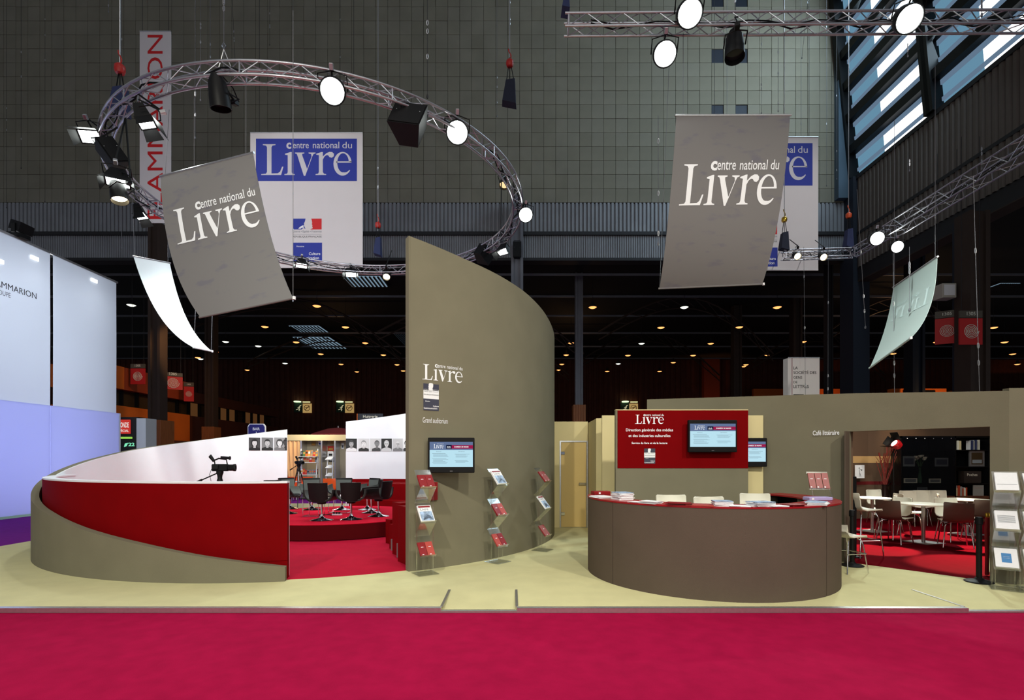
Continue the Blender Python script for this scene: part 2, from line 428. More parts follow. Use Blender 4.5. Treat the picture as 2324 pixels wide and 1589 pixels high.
# stand floor: three raised decks with two ramps let into their front edge
RZ = -.034
def deck():
    mb = MB(); z0 = -.047
    mb.box(-9.3, 9.6, 6.42, 18.7, -.3, 0)
    mb.box(-9.3, -.758, 5.66, 6.42, -.3, 0)
    mb.box(.052, 4.86, 5.66, 6.42, -.3, 0)
    mb.box(6.3, 9.6, 5.66, 6.42, -.3, 0)
    for x0, x1 in ((-.758, .052), (4.86, 6.3)):
        mb.raw([(x0,5.66,-.3),(x1,5.66,-.3),(x1,6.42,-.3),(x0,6.42,-.3),(x0,5.66,RZ),(x1,5.66,RZ),(x1,6.42,0),(x0,6.42,0)],
               [(0,3,2,1),(4,5,6,7),(0,1,5,4),(1,2,6,5),(2,3,7,6),(3,0,4,7)])
    return mb
struct(deck().build('floor_platform', M_BEI))
def disc_floor():
    mb = MB(); pts = [(DC[0]-4.80*math.sin(2*PI*k/96), DC[1]-4.80*math.cos(2*PI*k/96)) for k in range(96)]
    mb.prism(pts, -.02, .006); return mb
struct(disc_floor().build('floor_auditorium', M_PNK))
n_trim = 0
for k, (x0, x1, zt) in enumerate(((-9.3, -.758, .004), (.052, 4.86, .004), (6.3, 9.6, .004), (-.758, .052, RZ+.004), (4.86, 6.3, RZ+.004))):
    mb = MB().box(x0, x1, 5.625, 5.66, -.05, zt).box(x0, x1, 5.66, 5.69, zt-.003, zt+.001)
    struct(mb.build('trim_%d' % (k+1), M_ALU))
for k, (xa, xb) in enumerate(((-.758, -.772), (.052, .062), (4.86, 4.90), (6.3, 6.34))):
    mb = MB().box(xa-.014, xa+.014, 5.69, 6.42, .0005, .006)
    for q in range(5): mb.lathe([(.004, .009), (.0001, .009)], 6, (xa, 5.74+q*.16, 0))
    struct(mb.build('trim_%d' % (k+6), M_ALU))

# ------------------------------------------------------------------ setting: the hall's back wall
BD = 28.0; WZ = 15.13; PWX, PHZ = .635, .74; XR = 17.8
back = struct(MB().box(-34, XR+.6, BD+.03, BD+.5, WZ-.05, 27.6).build('wall_back', M_JNT))
pm = [MB().bbox(-PWX/2+.007, PWX/2-.007, -.02, .04, -PHZ/2+.007, PHZ/2-.007, .006).mesh('panel', m) for m in M_CON]
rest = [MB() for _ in M_CON]
holes = {(10, 10), (10, 6), (10, 14), (8, 10), (8, 6), (8, 14)}
cnt_p = 0
rp = random.Random(3)
for c in range(80):
    x = XR - (c+.5)*PWX - .25
    for r in range(16):
        z = WZ + (r+.5)*PHZ
        if (c, r) in holes:
            MB().box(x-.30, x+.30, BD+.02, BD+.028, z-.35, z+.35).build('opening', M_NAVY, back, 'dark square opening')
            continue
        k = rp.choice((0, 0, 1, 1, 2)); dy = rp.uniform(-.008, .008)
        if c < 23 and r < 14 and cnt_p < 300:
            o = link('panel', pm[k], back); o.location = (x, BD+dy, z); cnt_p += 1
        else:
            rest[k].bbox(x-PWX/2+.007, x+PWX/2-.007, BD-.02+dy, BD+.04+dy, z-PHZ/2+.007, z+PHZ/2-.007, .006)
for k, mb in enumerate(rest): stuff(mb.build('panel_field', M_CON[k], back))
def ribs_x(mb, x0, x1, y, z0, z1, pitch, dep):
    n = int((x1-x0)/pitch); vs = []; fs = []
    for i in range(n):
        x = x0+i*pitch
        for dx, dy in ((0, 0), (pitch*.50, 0), (pitch*.62, dep), (pitch*.88, dep)): vs.append((x+dx, y+dy))
    m = len(vs)
    V = [(a, b, z0) for a, b in vs] + [(a, b, z1) for a, b in vs]
    F = [(i, i+1, m+i+1, m+i) for i in range(m-1)]
    return mb.raw(V, F)
clad = struct(MB().box(-34, XR+.3, BD+.05, BD+.5, 12.17, WZ).box(-34, XR+.3, BD-.12, BD+.1, 13.38, 13.56).box(-34, XR, BD-.05, BD+.6, 12.05, 12.2).build('wall_back_lower', M_DRK))
stuff(ribs_x(MB(), -34, XR, BD-.04, 13.56, WZ-.02, .21, .07).build('ribbing', M_RIB, clad))
stuff(ribs_x(MB(), -34, XR, BD-.02, 12.2, 13.38, .12, .04).build('fine_ribbing', M_RIB, clad))

# ------------------------------------------------------------------ setting: the side wall and its inclined glazing
wr = struct(MB().box(XR+.04, XR+.5, 9, 28.1, 11.4, 16.1).box(XR-.1, XR+.04, 9, 28.1, 15.95, 16.15).box(XR-.08, XR+.04, 9, 28.1, 13.05, 13.2).build('wall_right', M_DRK))
for z0, z1 in ((13.2, 15.95), (11.4, 13.05)):
    rm = MB().raw([(XR, 0, z0), (XR-.07, .05, z0), (XR-.07, .17, z0), (XR, .22, z0), (XR, 0, z1), (XR-.07, .05, z1), (XR-.07, .17, z1), (XR, .22, z1), (XR, .27, z0), (XR, .27, z1)],
                  [(0,1,5,4),(1,2,6,5),(2,3,7,6),(3,8,9,7)]).mesh('rib', M_RIBR)
    for k in range(36):
        o = link('rib', rm, wr); o.location = (0, 28.0-.27*(k+1), 0)
beam = struct(MB().box(XR-.02, XR+.65, 9, 28.4, 10.72, 11.4).build('trim_10', M_DRK))
MB().box(XR-.02, XR+.66, 9, 28.4, 10.68, 10.72).build('soffit', M_BRN, beam, 'rust brown underside')
def wx(z): return XR - .095*(z-16.1)
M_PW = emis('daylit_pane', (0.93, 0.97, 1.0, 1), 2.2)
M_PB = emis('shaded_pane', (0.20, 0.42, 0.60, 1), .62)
M_PG = emis('slat_backlit', (0.26, 0.40, 0.58, 1), .45)
for bay, (yb, ya) in enumerate(((27.45, 22.55), (22.05, 17.2), (16.7, 12.0))):
    z0, z1 = 16.15, 26.6
    def P4(y, z, o=0.0): return (wx(z)+o, y, z)
    def bar4(mb, ya_, yb_, za, zb, dep=.3, o=0.0):
        return mb.raw([P4(ya_, za, o-dep/2), P4(yb_, za, o-dep/2), P4(yb_, zb, o-dep/2), P4(ya_, zb, o-dep/2), P4(ya_, za, o+dep/2), P4(yb_, za, o+dep/2), P4(yb_, zb, o+dep/2), P4(ya_, zb, o+dep/2)],
                      [(0,1,2,3),(7,6,5,4),(0,4,5,1),(1,5,6,2),(2,6,7,3),(3,7,4,0)])
    win = struct(bar4(bar4(MB(), ya-.35, ya, z0, z1, .5), yb, yb+.35, z0, z1, .5).build('window_%d' % (bay+1), M_BLKM))
    for r in range(7):
        zb = z0 + r*1.63
        if zb > z1: break
        bar4(MB(), ya, yb, zb+1.22, zb+1.63, .34).build('transom', M_BLKM, win)
        bar4(MB(), ya-.3, yb+.4, zb+.34, zb+.50, .06, .20).build('slat', M_PG, win)
        bar4(MB(), ya-.3, yb+.4, zb+1.02, zb+1.22, .06, .20).build('slat', M_PG, win)
        ym = yb - 1.9
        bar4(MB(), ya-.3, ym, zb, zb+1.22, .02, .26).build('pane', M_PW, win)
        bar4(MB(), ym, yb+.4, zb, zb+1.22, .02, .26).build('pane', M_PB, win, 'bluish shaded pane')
struct(MB().box(XR-.75, XR-.1, 27.6, 27.98, 15.2, 27.5).build('trim_11', mat('corner_steel', rgb(84, 104, 120), .5, .3)))
struct(MB().box(XR-.25, XR+.6, 27.2, 28.3, 0, 16.1).build('column_1', M_NAVY))

# ------------------------------------------------------------------ setting: the far hall beyond the back wall
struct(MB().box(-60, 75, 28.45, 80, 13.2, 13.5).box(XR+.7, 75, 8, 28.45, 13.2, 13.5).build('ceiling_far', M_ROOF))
FD = 62.0
farw = struct(MB().box(-60, 75, FD, FD+.4, -.3, 13.2).build('wall_far', M_FAR))
stuff(ribs_x(MB(), -60, 75, FD-.12, -.2, 13.1, .6, .1).build('ribbing', M_FAR, farw))
struct(MB().box(-60, -59.5, 28.45, 80, -.3, 13.2).build('wall_far_left', M_FAR))
struct(MB().box(75, 75.5, 8, 80, -.3, 13.2).build('wall_far_right', M_ROOF))
for k, d in enumerate((31, 35.2, 40, 45.5, 51, 57)):
    struct(MB().box(-45, 70, d-.06, d+.06, 12.3, 12.42).build('trim_%d' % (20+k), M_COLM))
for k, (xa, xb) in enumerate(((-22, -8.5), (-8.5, 5.5), (5.5, 20), (20, 36))):
    for q, yy in enumerate((33.5, 44)):
        mb = MB(); N = 14
        pts = [(xa+(xb-xa)*i/N, yy+7*i/N, 9.6+3.2*math.sin(PI*i/N)) for i in range(N+1)]
        mb.path(pts, .07, 5)
        mb.path([(p[0], p[1], p[2]-.5-.25*math.sin(PI*i/N)) for i, p in enumerate(pts)], .05, 5)
        for i in range(N): mb.bar(pts[i], (pts[i+1][0], pts[i+1][1], pts[i+1][2]-.6), .03, 4)
        tag(mb.build('roof_arch', M_BRN), 'dark rust arched roof truss spanning the far hall ceiling', 'roof truss', 'arched roof trusses of the far hall')
# skylights of the far roof
M_SKY = emis('skylight_glass', (0.42, 0.62, 0.80, 1), .42)
for k, (px, py, wpx, hpx) in enumerate(((830, 638, 82, 24), (704, 748, 66, 18), (728, 778, 78, 26), (922, 770, 34, 30), (2270, 650, 44, 16))):
    d = FPX*11.5/(HY-py); x = (px-CX)/FPX*d; wd = wpx*d/FPX; dy = hpx/(HY-py)*d
    sk = struct(MB().box(x-wd/2-.1, x+wd/2+.1, d-dy/2-.1, d+dy/2+.1, 13.08, 13.19).build('window_%d' % (10+k), M_DRK))
    MB().box(x-wd/2, x+wd/2, d-dy/2, d+dy/2, 13.05, 13.08).build('pane', M_SKY, sk)
    for q in range(9):
        xx = x-wd/2+wd*(q+.5)/9; MB().box(xx-.05, xx+.05, d-dy/2, d+dy/2, 12.98, 13.05).build('glazing_bar', M_DRK, sk)
# columns of the far hall, some with timber casings round their foot
def column(k, px, wpx, d, ztop, m, casing=0.0, cw=None):
    x = (px-CX)/FPX*d; hw = wpx*d/FPX/2
    mb = MB().box(x-hw, x-hw*.55, d-hw, d+hw, -.1, ztop).box(x+hw*.55, x+hw, d-hw, d+hw, -.1, ztop).box(x-hw*.55, x+hw*.55, d-hw*.72, d+hw*.72, -.1, ztop)
    o = struct(mb.build('column_%d' % k, m))
    if casing:
        c = (cw or wpx*1.55)*d/FPX/2
        n = 5
        for i in range(n):
            xa = x-c+2*c*i/n
            MB().bbox(xa+.004, xa+2*c/n-.004, d-c-.03, d-c+.02, -.1, casing, .006).build('plank', M_WOOD, o)
        MB().box(x-c, x+c, d-c+.02, d+c, -.1, casing-.01).build('casing', M_WOOD, o)
column(2, 1173.5, 27, 27.3, 15.1, M_COLM)
column(3, 1313.5, 17, 33, 13.1, M_COLM, 4.9, 28)
column(4, 358, 27, 26.0, 13.1, M_BRN, 3.45, 46)
column(5, 480, 20, 34, 13.1, M_BRN, 3.6, 28)
column(6, 2206, 44, 19.5, 10.6, M_BRN)
column(7, 1671, 18, 40, 13.1, M_BRN)
column(8, 1806, 20, 38, 13.1, M_BRN)
column(9, 1880, 14, 30, 13.1, M_DRK)
column(10, 2075, 28, 29, 13.1, M_NAVY)
column(11, 2174, 14, 20.2, 10.6, M_NAVY)
# orange uplights of the far hall
for (x, z, y, e) in ((20.6, .5, FD-.7, 420), (24.6, .5, FD-.7, 420)):
    spot('uplight', (x, y, z), (x, FD, z+6), e, (1, .36, .08), 40, .8, .1)
struct(MB().box(22.2, 24.0, FD-.9, FD-.2, 0, 13.1).build('trim_30', M_ORD))
spot('uplight', (23, FD-1.8, 2.5), (23.2, FD-.9, 11), 500, (1, .38, .1), 40, .8, .1)
for k, (xa, xb, z0, z1) in enumerate(((26.5, 39, 7.6, 9.2), (48, 60, 7.4, 9.0))):
    struct(MB().box(xa, xb, FD-4, FD-3.6, z0, z1).build('trim_%d' % (31+k), M_ORG))
    spot('uplight', ((xa+xb)/2, FD-7, z0-.4), ((xa+xb)/2+3, FD-4, z1), 260, (1, .42, .1), 70, .9, .1)
# orange mezzanine on the left
mz = struct(MB().box(-24, -20.9, 27.5, 48, -.1, 2.7).build('wall_left', M_FAR))
def blk(x0, x1, y0, y1, z0, z1, m, nm): MB().box(x0, x1, y0, y1, z0, z1).build(nm, m, mz)
blk(-24, -20.9, 27.5, 34.3, 2.7, 4.4, M_ORG, 'lower_parapet'); blk(-24, -21.2, 34.3, 48, 2.7, 4.4, M_FAR, 'lower_parapet')
blk(-24, -20.9, 27.5, 28.5, 5.3, 6.5, M_ORG, 'upper_parapet'); blk(-24, -20.95, 28.5, 34.3, 5.3, 6.5, M_ORD, 'upper_parapet')
blk(-24, -21.2, 34.3, 48, 5.3, 6.0, M_FAR, 'upper_parapet')
M_WARMP = emis('warm_lit_pane', (1.0, .42, .14, 1), .07)
M_DKG = mat('dark_window', rgb(60, 46, 30), .25)
for k in range(16):
    y0 = 27.6+k*1.2
    o = MB().box(-21.4, -21.35, y0+.06, y0+1.1, 4.42, 5.28).build('window_pane', M_WARMP if k > 5 and k % 4 != 3 else M_DKG, mz)
    MB().box(-21.45, -21.2, y0-.05, y0+.06, 4.4, 5.3).build('mullion', M_BLKM, mz)
spot('mezzanine_fill', (-15, 25, 8), (-21, 30, 5), 420, (1, .62, .28), 60, .6, .2)  # added warm fill on the orange facade, no fitting there
spot('mezzanine_fill', (-14, 29, 9), (-21, 35, 3), 420, (1, .55, .2), 60, .6, .2)
point('far_fill', (5, 45, 10.5), 70, (1, .55, .25), .4)  # added dim fill points for the far columns and walls
point('far_fill', (-14, 42, 10.5), 60, (1, .55, .25), .4)
point('far_fill', (26, 36, 10.5), 70, (1, .55, .25), .4)
# ------------------------------------------------------------------ the round auditorium
HP = [(-12.2,.185),(0,.34),(10.8,.50),(21.9,.65),(32.6,.81),(47,.99),(58,1.17),(80,1.53),(96,1.78),(117.5,2.06),(146,2.45),(166,2.727),(189.5,3.0),(230,3.5),(260,3.93),(275,4.13),(284.5,4.25),(292.3,4.36),(301,4.47),(310,4.55),(318,4.61),(323,4.665),(329,4.735)]
def hgt(a):
    for (a0, h0), (a1, h1) in zip(HP, HP[1:]):
        if a <= a1: return h0+(h1-h0)*(max(a, a0)-a0)/(a1-a0)
    return HP[-1][1]
def drum_pt(a, r, z=0.0):
    ra = R_(a); return Vector((DC[0]-math.sin(ra)*r, DC[1]-math.cos(ra)*r, z))
def drum_wall(name, label, a0, a1, n):
    t = thing(name, label, 'stand wall', (0, 0, 0))
    MB().arc(DC, 4.80, 4.90, a0, a1, 0, hgt, n).build('outer_shell', M_TAU, t, smooth=40)
    MB().arc(DC, 4.775, 4.80, 62, a1, 0, lambda a: hgt(a)-.004, n).build('inner_lining', M_WHT, t, 'white inner lining', smooth=40)
    return t
low = drum_wall('spiral_wall', 'low taupe curved wall rising in a spiral around the red panel', -12.2, 146.2, 70)
tall = thing('spiral_wall', 'tall taupe curved wall with white lettering and a wall screen', 'stand wall')
tall.name = 'spiral_wall'
MB().arc(DC, 4.80, 4.90, 166.2, 328.8, 0, hgt, 90).build('outer_shell', M_TAU, tall, smooth=40)
MB().arc(DC, 4.775, 4.80, 166.2, 328.8, 0, lambda a: hgt(a)-.004, 90).build('inner_lining', M_WHT, tall, 'white inner lining', smooth=40)
MB().arc(DC, 4.775, 4.905, 328.8, 329.0, 0, hgt, 1).build('end_edge', M_TAU, tall)
# red front panel, inset, with a white capping
redp = thing('red_parapet', 'long curved red panel with white capping behind the low taupe wall', 'stand wall')
MB().arc(DC, 4.64, 4.765, -12.2, 66, .247, 1.268, 50).build('panel', M_RED, redp, smooth=40)
MB().arc(DC, 4.635, 4.762, -12.2, 62, 0, .243, 34).build('plinth', M_RED, redp, smooth=40)
MB().arc(DC, 4.60, 4.765, -12.2, 70, 1.268, 1.292, 50).build('capping', M_WHT, redp, 'white capping', smooth=40)
MB().arc(DC, 4.615, 4.64, -12.2, 70, .02, 1.268, 50).build('lining', M_WHT, redp, 'white lining', smooth=40)
# round red stage
stg = thing('round_stage', 'low round red carpeted stage under the black tub chairs', 'stage', (-3.98, 12.1, 0))
MB().lathe([(0.001, .02), (2.0, .02), (2.0, .31)], 72).build('riser', mat('stage_riser_shade', rgb(82, 3, 10), .8, spec=.1), stg, smooth=40)  # riser red darkened so its colour carries the shade
MB().lathe([(2.0, .31), (2.006, .318), (2.0, .325), (0.001, .325)], 72).build('carpet_top', M_STG, stg, smooth=40)
# tiered red benches
ben = thing('tiered_bench', 'stepped red benches curving behind the stage to the entrance', 'bench', (0, 0, 0))
MB().arc(DC, 2.36, 2.52, 240, 317, .006, .455, 30).build('front_step', M_RED, ben, smooth=40)
MB().arc(DC, 2.95, 3.13, 170, 322, .006, .44, 50).build('seat_front', M_RED, ben, smooth=40)
MB().arc(DC, 3.13, 3.46, 170, 323, .006, .20, 50).build('lower_floor', mat('grey_seat_floor', rgb(120, 116, 112), .8), ben, 'grey slot floor', smooth=40)
MB().arc(DC, 3.46, 3.80, 170, 325, .006, .87, 50).build('back_riser', M_RED, ben, smooth=40)
MB().arc(DC, 3.80, 4.12, 170, 326, .006, .23, 50).build('upper_floor', mat('grey_seat_floor', rgb(120, 116, 112), .8), ben, 'grey slot floor', smooth=40)
MB().arc(DC, 4.12, 4.77, 170, 327.5, .006, .87, 50).build('rear_bench', M_RED, ben, smooth=40)
MB().arc(DC, 4.70, 4.773, 168, 326, .87, .955, 50).build('top_rail', M_RED, ben, smooth=40)

# lettering on the tall wall, mapped on the cylinder (x runs along the wall)
def wall_map(a_start, z0, r=4.906):
    return lambda x, y: drum_pt(a_start - math.degrees(x/4.9), r, z0+y)
def ang_at(px):
    u = (px-CX)/FPX; a = u*u+1; b = -2*(u*DC[0]+DC[1]); c = DC[0]**2+DC[1]**2-4.9**2
    d = (-b-math.sqrt(b*b-4*a*c))/2/a; return math.degrees(math.atan2(-(u*d-DC[0]), -(d-DC[1]))) % 360, d
def tall_put(vf, px, py, name, m, label=None):
    a, d = ang_at(px); z = EYE+(HY-py)*d/FPX
    mb = put(MB(), finer(vf, .12, None), wall_map(a, z)); mb.f = [f for f in mb.f]
    return mb.build(name, m, tall, label)
aL, dL = ang_at(960)
sc = .245
tall_put(shift(LOGO, 0, 0, .248, .222), 958, 861, 'lettering', M_WINK, 'white lettering')
for vf, m, px, py in ((rect(0, .122, .245, .22), M_NVY, 960.5, 905), (rect(0, 0, .245, .14), M_WINK, 960.5, 904.5), (rect(0, 0, .245, .168), M_NVY, 960.5, 931)):
    tall_put(vf, px, py, 'emblem_field', m)
def head_pts(s): return [(x*s, y*s) for x, y in [(0,0),(.1,.08),(.02,.2),(.05,.42),(.0,.55),(.06,.62),(.05,.85),(.2,1),(.62,1),(.75,.85),(.72,.5),(.62,.25),(.7,.05),(.6,0)]]
mb = put(MB(), finer(poly([(x+.075, y+.125) for x, y in head_pts(.105)]), .12), wall_map(ang_at(960.5)[0], EYE+(HY-905)*ang_at(960)[1]/FPX, 4.910)); mb.build('emblem_profile', M_WINK, tall)
for s, x0, y0, ww, py, m, nm in (('RÉPUBLIQUE FRANÇAISE', .006, .05, .233, 904.5, M_INK, 'motto'), ('Liberté • Égalité • Fraternité', .012, .095, .22, 904.5, M_GINK, 'motto'),
                         ('Ministère', .03, .125, .07, 931, M_WINK, 'ministry_name'), ('Culture', .15, .055, .092, 931, M_WINK, 'ministry_name'), ('Communication', .004, .02, .215, 931, M_WINK, 'ministry_name')):
    mb = put(MB(), text(s, x0, y0, w=ww, bold=.02 if m == M_WINK else 0), wall_map(ang_at(960.5)[0], EYE+(HY-py)*ang_at(960)[1]/FPX, 4.9095)); mb.build(nm, m, tall)
tall_put(text('Grand auditorium', 0, 0, w=.405, h=.078), 959, 959.5, 'lettering', M_WINK, 'white lettering')

# black and white portrait prints on the white lining
def portrait(name, label, cx, cz, d_ang, bgv, shv, fav, hav, long_hair=False, beard=False, glasses=False, bald=False, r=4.768, w=.36, h=.36, cut=1.0, side=0.0):
    g = lambda v: mat('print_grey_%d' % v, rgb(v, v, v), .6)
    lay = []
    lay.append((rect(-w/2, -h/2, -w/2+w*cut, h/2), bgv))
    def el(x0, y0, rx, ry, n=18, a0=0, a1=360): return poly([(x0+rx*math.cos(R_(a0+(a1-a0)*k/n)), y0+ry*math.sin(R_(a0+(a1-a0)*k/n))) for k in range(n if a1-a0 == 360 else n+1)])
    s = side
    if long_hair: lay.append((el(s, .03, .095, .125), hav))
    lay.append((poly([(max(-w/2, s-.16), -h/2), (min(w/2, s+.16), -h/2), (min(w/2, s+.15), -.12), (s+.06, -.085), (s-.06, -.085), (max(-w/2, s-.15), -.12)]), shv))
    lay.append((rect(s-.032, -.11, s+.032, -.03), fav-25))
    if not bald: lay.append((el(s, .055, .078, .092), hav))
    lay.append((el(s, .025, .064, .086), fav))
    if not bald: lay.append((el(s, .082, .066, .045, 12, 0, 180), hav))
    if beard: lay.append((el(s, -.03, .055, .04, 12, 180, 360), hav))
    ey = max(10, fav-130)
    for e in (-1, 1): lay.append((rect(s+e*.028-.012, .028, s+e*.028+.012, .038), ey))
    lay.append((rect(s-.008, -.01, s+.008, .004), max(20, fav-60))); lay.append((rect(s-.022, -.036, s+.022, -.028), ey))
    if glasses:
        for e in (-1, 1): lay += [(rect(s+e*.03-.024, .046, s+e*.03+.024, .05), 20), (rect(s+e*.03-.024, .014, s+e*.03+.024, .018), 20), (rect(s+e*.03-.024, .014, s+e*.03-.021, .05), 20), (rect(s+e*.03+.021, .014, s+e*.03+.024, .05), 20)]
    mb = MB(); ms = []
    for k, ((vs, fs), v) in enumerate(lay):
        v = int(max(8, min(245, v))); m = g(v)
        if m not in ms: ms.append(m)
        mb.m = ms.index(m)
        xm = -w/2+w*cut
        vs = [(min(x, xm), y) for x, y in vs]
        put(mb, finer((vs, fs), .12), lambda x, y, kk=k: drum_pt(d_ang + math.degrees(x/r), r-.0012*(kk+1), cz+y))
    return tag(mb.build(name, ms), label, 'portrait', 'portrait prints on the white wall')
def back_ang(px, r=4.775):
    u = (px-CX)/FPX; a = u*u+1; b = -2*(u*DC[0]+DC[1]); c = DC[0]**2+DC[1]**2-r*r
    d = (-b+math.sqrt(b*b-4*a*c))/2/a; return math.degrees(math.atan2(-(u*d-DC[0]), -(d-DC[1]))) % 360, d
PR = [(577.5, 1008, 26, dict(bgv=62, shv=20, fav=205, hav=24, long_hair=True), 'grey portrait print of a dark haired person in black sweater'),
      (606.5, 1008, 26, dict(bgv=120, shv=26, fav=190, hav=36), 'portrait print of a short haired person before a mottled wall'),
      (634.5, 1008, 25, dict(bgv=150, shv=110, fav=222, hav=70, long_hair=True), 'portrait print of a smiling person with hair pulled back'),
      (648.5, 1008, 5, dict(bgv=30, shv=20, fav=60, hav=20), 'narrow dark portrait print at the edge of the wall opening'),
      (797.5, 1010, 25, dict(bgv=22, shv=225, fav=170, hav=60), 'portrait print of a person in white shirt on black ground'),
      (825.5, 1010, 25, dict(bgv=205, shv=30, fav=225, hav=150), 'portrait print of a fair haired person in dark waistcoat'),
      (852.0, 1010, 24, dict(bgv=200, shv=60, fav=130, hav=90, side=.05), 'portrait print of a person set right of a grey bar'),
      (877.5, 1010, 24, dict(bgv=24, shv=200, fav=215, hav=190, glasses=True), 'portrait print of a pale haired person with glasses on black'),
      (903.0, 1010, 23, dict(bgv=190, shv=120, fav=205, hav=110, glasses=True, bald=True), 'portrait print of a bald person with round glasses'),
      (923.5, 1010, 16, dict(bgv=226, shv=40, fav=205, hav=30, glasses=True, beard=True), 'portrait print of a bearded person beside the tall wall')]
for px, py, wp, kw, lb in PR:
    a, d = back_ang(px); fac = d/FPX
    cosf = max(.2, abs(-math.cos(R_(a)) - (px-CX)/FPX*math.sin(R_(a))))
    portrait('portrait_print', lb, 0, EYE+(HY-py)*fac, a, w=wp*fac/cosf, h=29*fac, **kw)

# ------------------------------------------------------------------ black tub chairs on the stage
def tub_chair():
    t = thing('tub_chair', 'x', 'chair', (0, 0, 0), 0, 'black tub chairs around the stage tables')
    # seat and arms: one U-shaped band, open to the front
    prof = [(-.325,.615),(-.322,.56),(-.305,.50),(-.265,.445),(-.20,.41),(-.10,.393),(0,.388)]
    prof = prof + [(-x, z) for x, z in prof[-2::-1]]
    rows = []
    for x, z in prof:
        k = max(0, (z-.388)/.227)
        rows.append([(x*(1-.06*(1-v)), -.20+.47*v-(.10*k*v), z+(.03*(1-v)-.01)*k) for v in (0, .2, .4, .6, .8, .93, 1.0)])
    sh_ = MB().sheet(rows, .030).build('arm_shell', M_LEA, t, smooth=50)
    MB().sheet(rows, .006, off=.0185).build('lining', M_LEAG, sh_, 'grey inner lining', smooth=50)
    bk = []
    for j in range(9):
        v = j/8; z = .40+.375*v
        bk.append([((u*(.185+.022*v)), -.205-.055*v+.05*u*u*(1-.4*v), z) for u in (-1, -.93, -.6, -.2, .2, .6, .93, 1)])
    bs = MB().sheet(bk, .042).build('backrest', M_LEA, t, smooth=50)
    MB().sheet(bk[1:-1], .006, off=-.0235 if False else .0235).build('lining', M_LEAG, bs, 'grey inner lining', smooth=50)
    MB().bbox(-.20, .20, -.17, .25, .40, .455, .022).build('seat_cushion', M_LEA, t, smooth=50)
    MB().lathe([(.021,.03),(.021,.375)], 12).build('column', M_CHR, t, smooth=40)
    MB().lathe([(.235,0),(.24,.006),(.20,.018),(.12,.032),(.06,.055),(.03,.09),(.022,.12)], 28).build('trumpet_base', M_CHR, t, smooth=50)
    MB().lathe([(.001,.33),(.09,.335),(.10,.372)], 12).build('swivel_plate', M_BLKM, t, smooth=40)
    return t
SZ = .325
tc = None
def facing(x, y, tx, ty): return math.atan2(ty-y, tx-x)-PI/2
CH = [(730, 1181, (-3.9, 12.6), 'black tub chair nearest the entrance, seen from behind'),
      (797, 1179, (-3.75, 12.6), 'black tub chair seen from behind, to the right of the nearest one'),
      (859, 1172, (-4.2, 12.0), 'black tub chair by the stage edge with grey inside showing'),
      (843, 1164, (-4.2, 12.2), 'black tub chair half hidden behind the one at the stage edge'),
      (834, 1157, (-4.2, 12.3), 'black tub chair farthest from the entrance along the right row'),
      (708, 1157, (-4.3, 11.6), 'black tub chair facing the entrance behind the glass table'),
      (776, 1157, (-4.1, 11.6), 'black tub chair facing the entrance beside the red bench'),
      (652, 1166, (-4.3, 12.2), 'black tub chair cut by the red panel edge'),
      (658, 1155, (-4.3, 12.0), 'black tub chair with flat dark back behind the red panel edge')]
for px, py, (tx, ty), lb in CH:
    p = G(px, py, SZ)
    rz = facing(p.x, p.y, tx, ty); p.x -= .0
    if tc is None:
        tc = tub_chair(); tc.location = (p.x, p.y, SZ); tc.rotation_euler = (0, 0, rz); tc['label'] = lb; tc.scale = (.96, .96, 1)
    else: dup(tc, (p.x, p.y, SZ), rz, lb)
# low glass tables on chrome sleds
def low_table(px, py, w, dpt, lb):
    p = G(px, py, SZ); t = thing('low_table', lb, 'table', (p.x, p.y, SZ), 0, 'low black tables between the tub chairs')
    MB().bbox(-w/2, w/2, -dpt/2, dpt/2, .385, .405, .005).build('tabletop', M_BLK, t)
    for sx in (-1, 1):
        x = sx*(w/2-.04)
        MB().path([(x, -dpt/2+.03, .385), (x, -dpt/2+.03, .012), (x, dpt/2-.03, .012), (x, dpt/2-.03, .385)], .009, 6).build('leg_frame', M_CHR, t)
    MB().bar((-w/2+.04, -dpt/2+.03, .012), (w/2-.04, -dpt/2+.03, .012), .009, 6).build('cross_bar', M_CHR, t)
    return t
low_table(712, 1171, .42, .42, 'low black table on chrome sled legs by the nearest tub chair')
low_table(772, 1164, .50, .40, 'low black table on chrome legs between the two rear chairs')
p = W(763, 1119, 11.9)
lit = thing('paper_pile', 'small pile of white programmes on the stage table', 'papers', (p.x, p.y+.15, SZ+.405))
for k in range(3): MB().box(-.1, .1, -.07, .07, k*.012, k*.012+.009).xf(Matrix.Rotation(.2*k, 4, 'Z')).build('booklet', M_PAP, lit)
# power strip and cables on the stage floor
p = G(765, 1170, SZ)
t = thing('power_strip', 'white power strip with black plugs lying on the stage', 'power strip', (p.x, p.y, SZ))
MB().bbox(-.11, .11, -.03, .03, 0, .035, .006).build('body', M_PAP, t)
MB().path([(-.1+.02*k, .05*math.sin(k*.9)+.05, .012) for k in range(-16, 8)], .01, 5).build('cable', M_BLK, t)
for k in range(3): MB().bbox(-.09+.06*k, -.05+.06*k, -.02, .02, .035, .075, .005).build('plug', M_BLK, t)

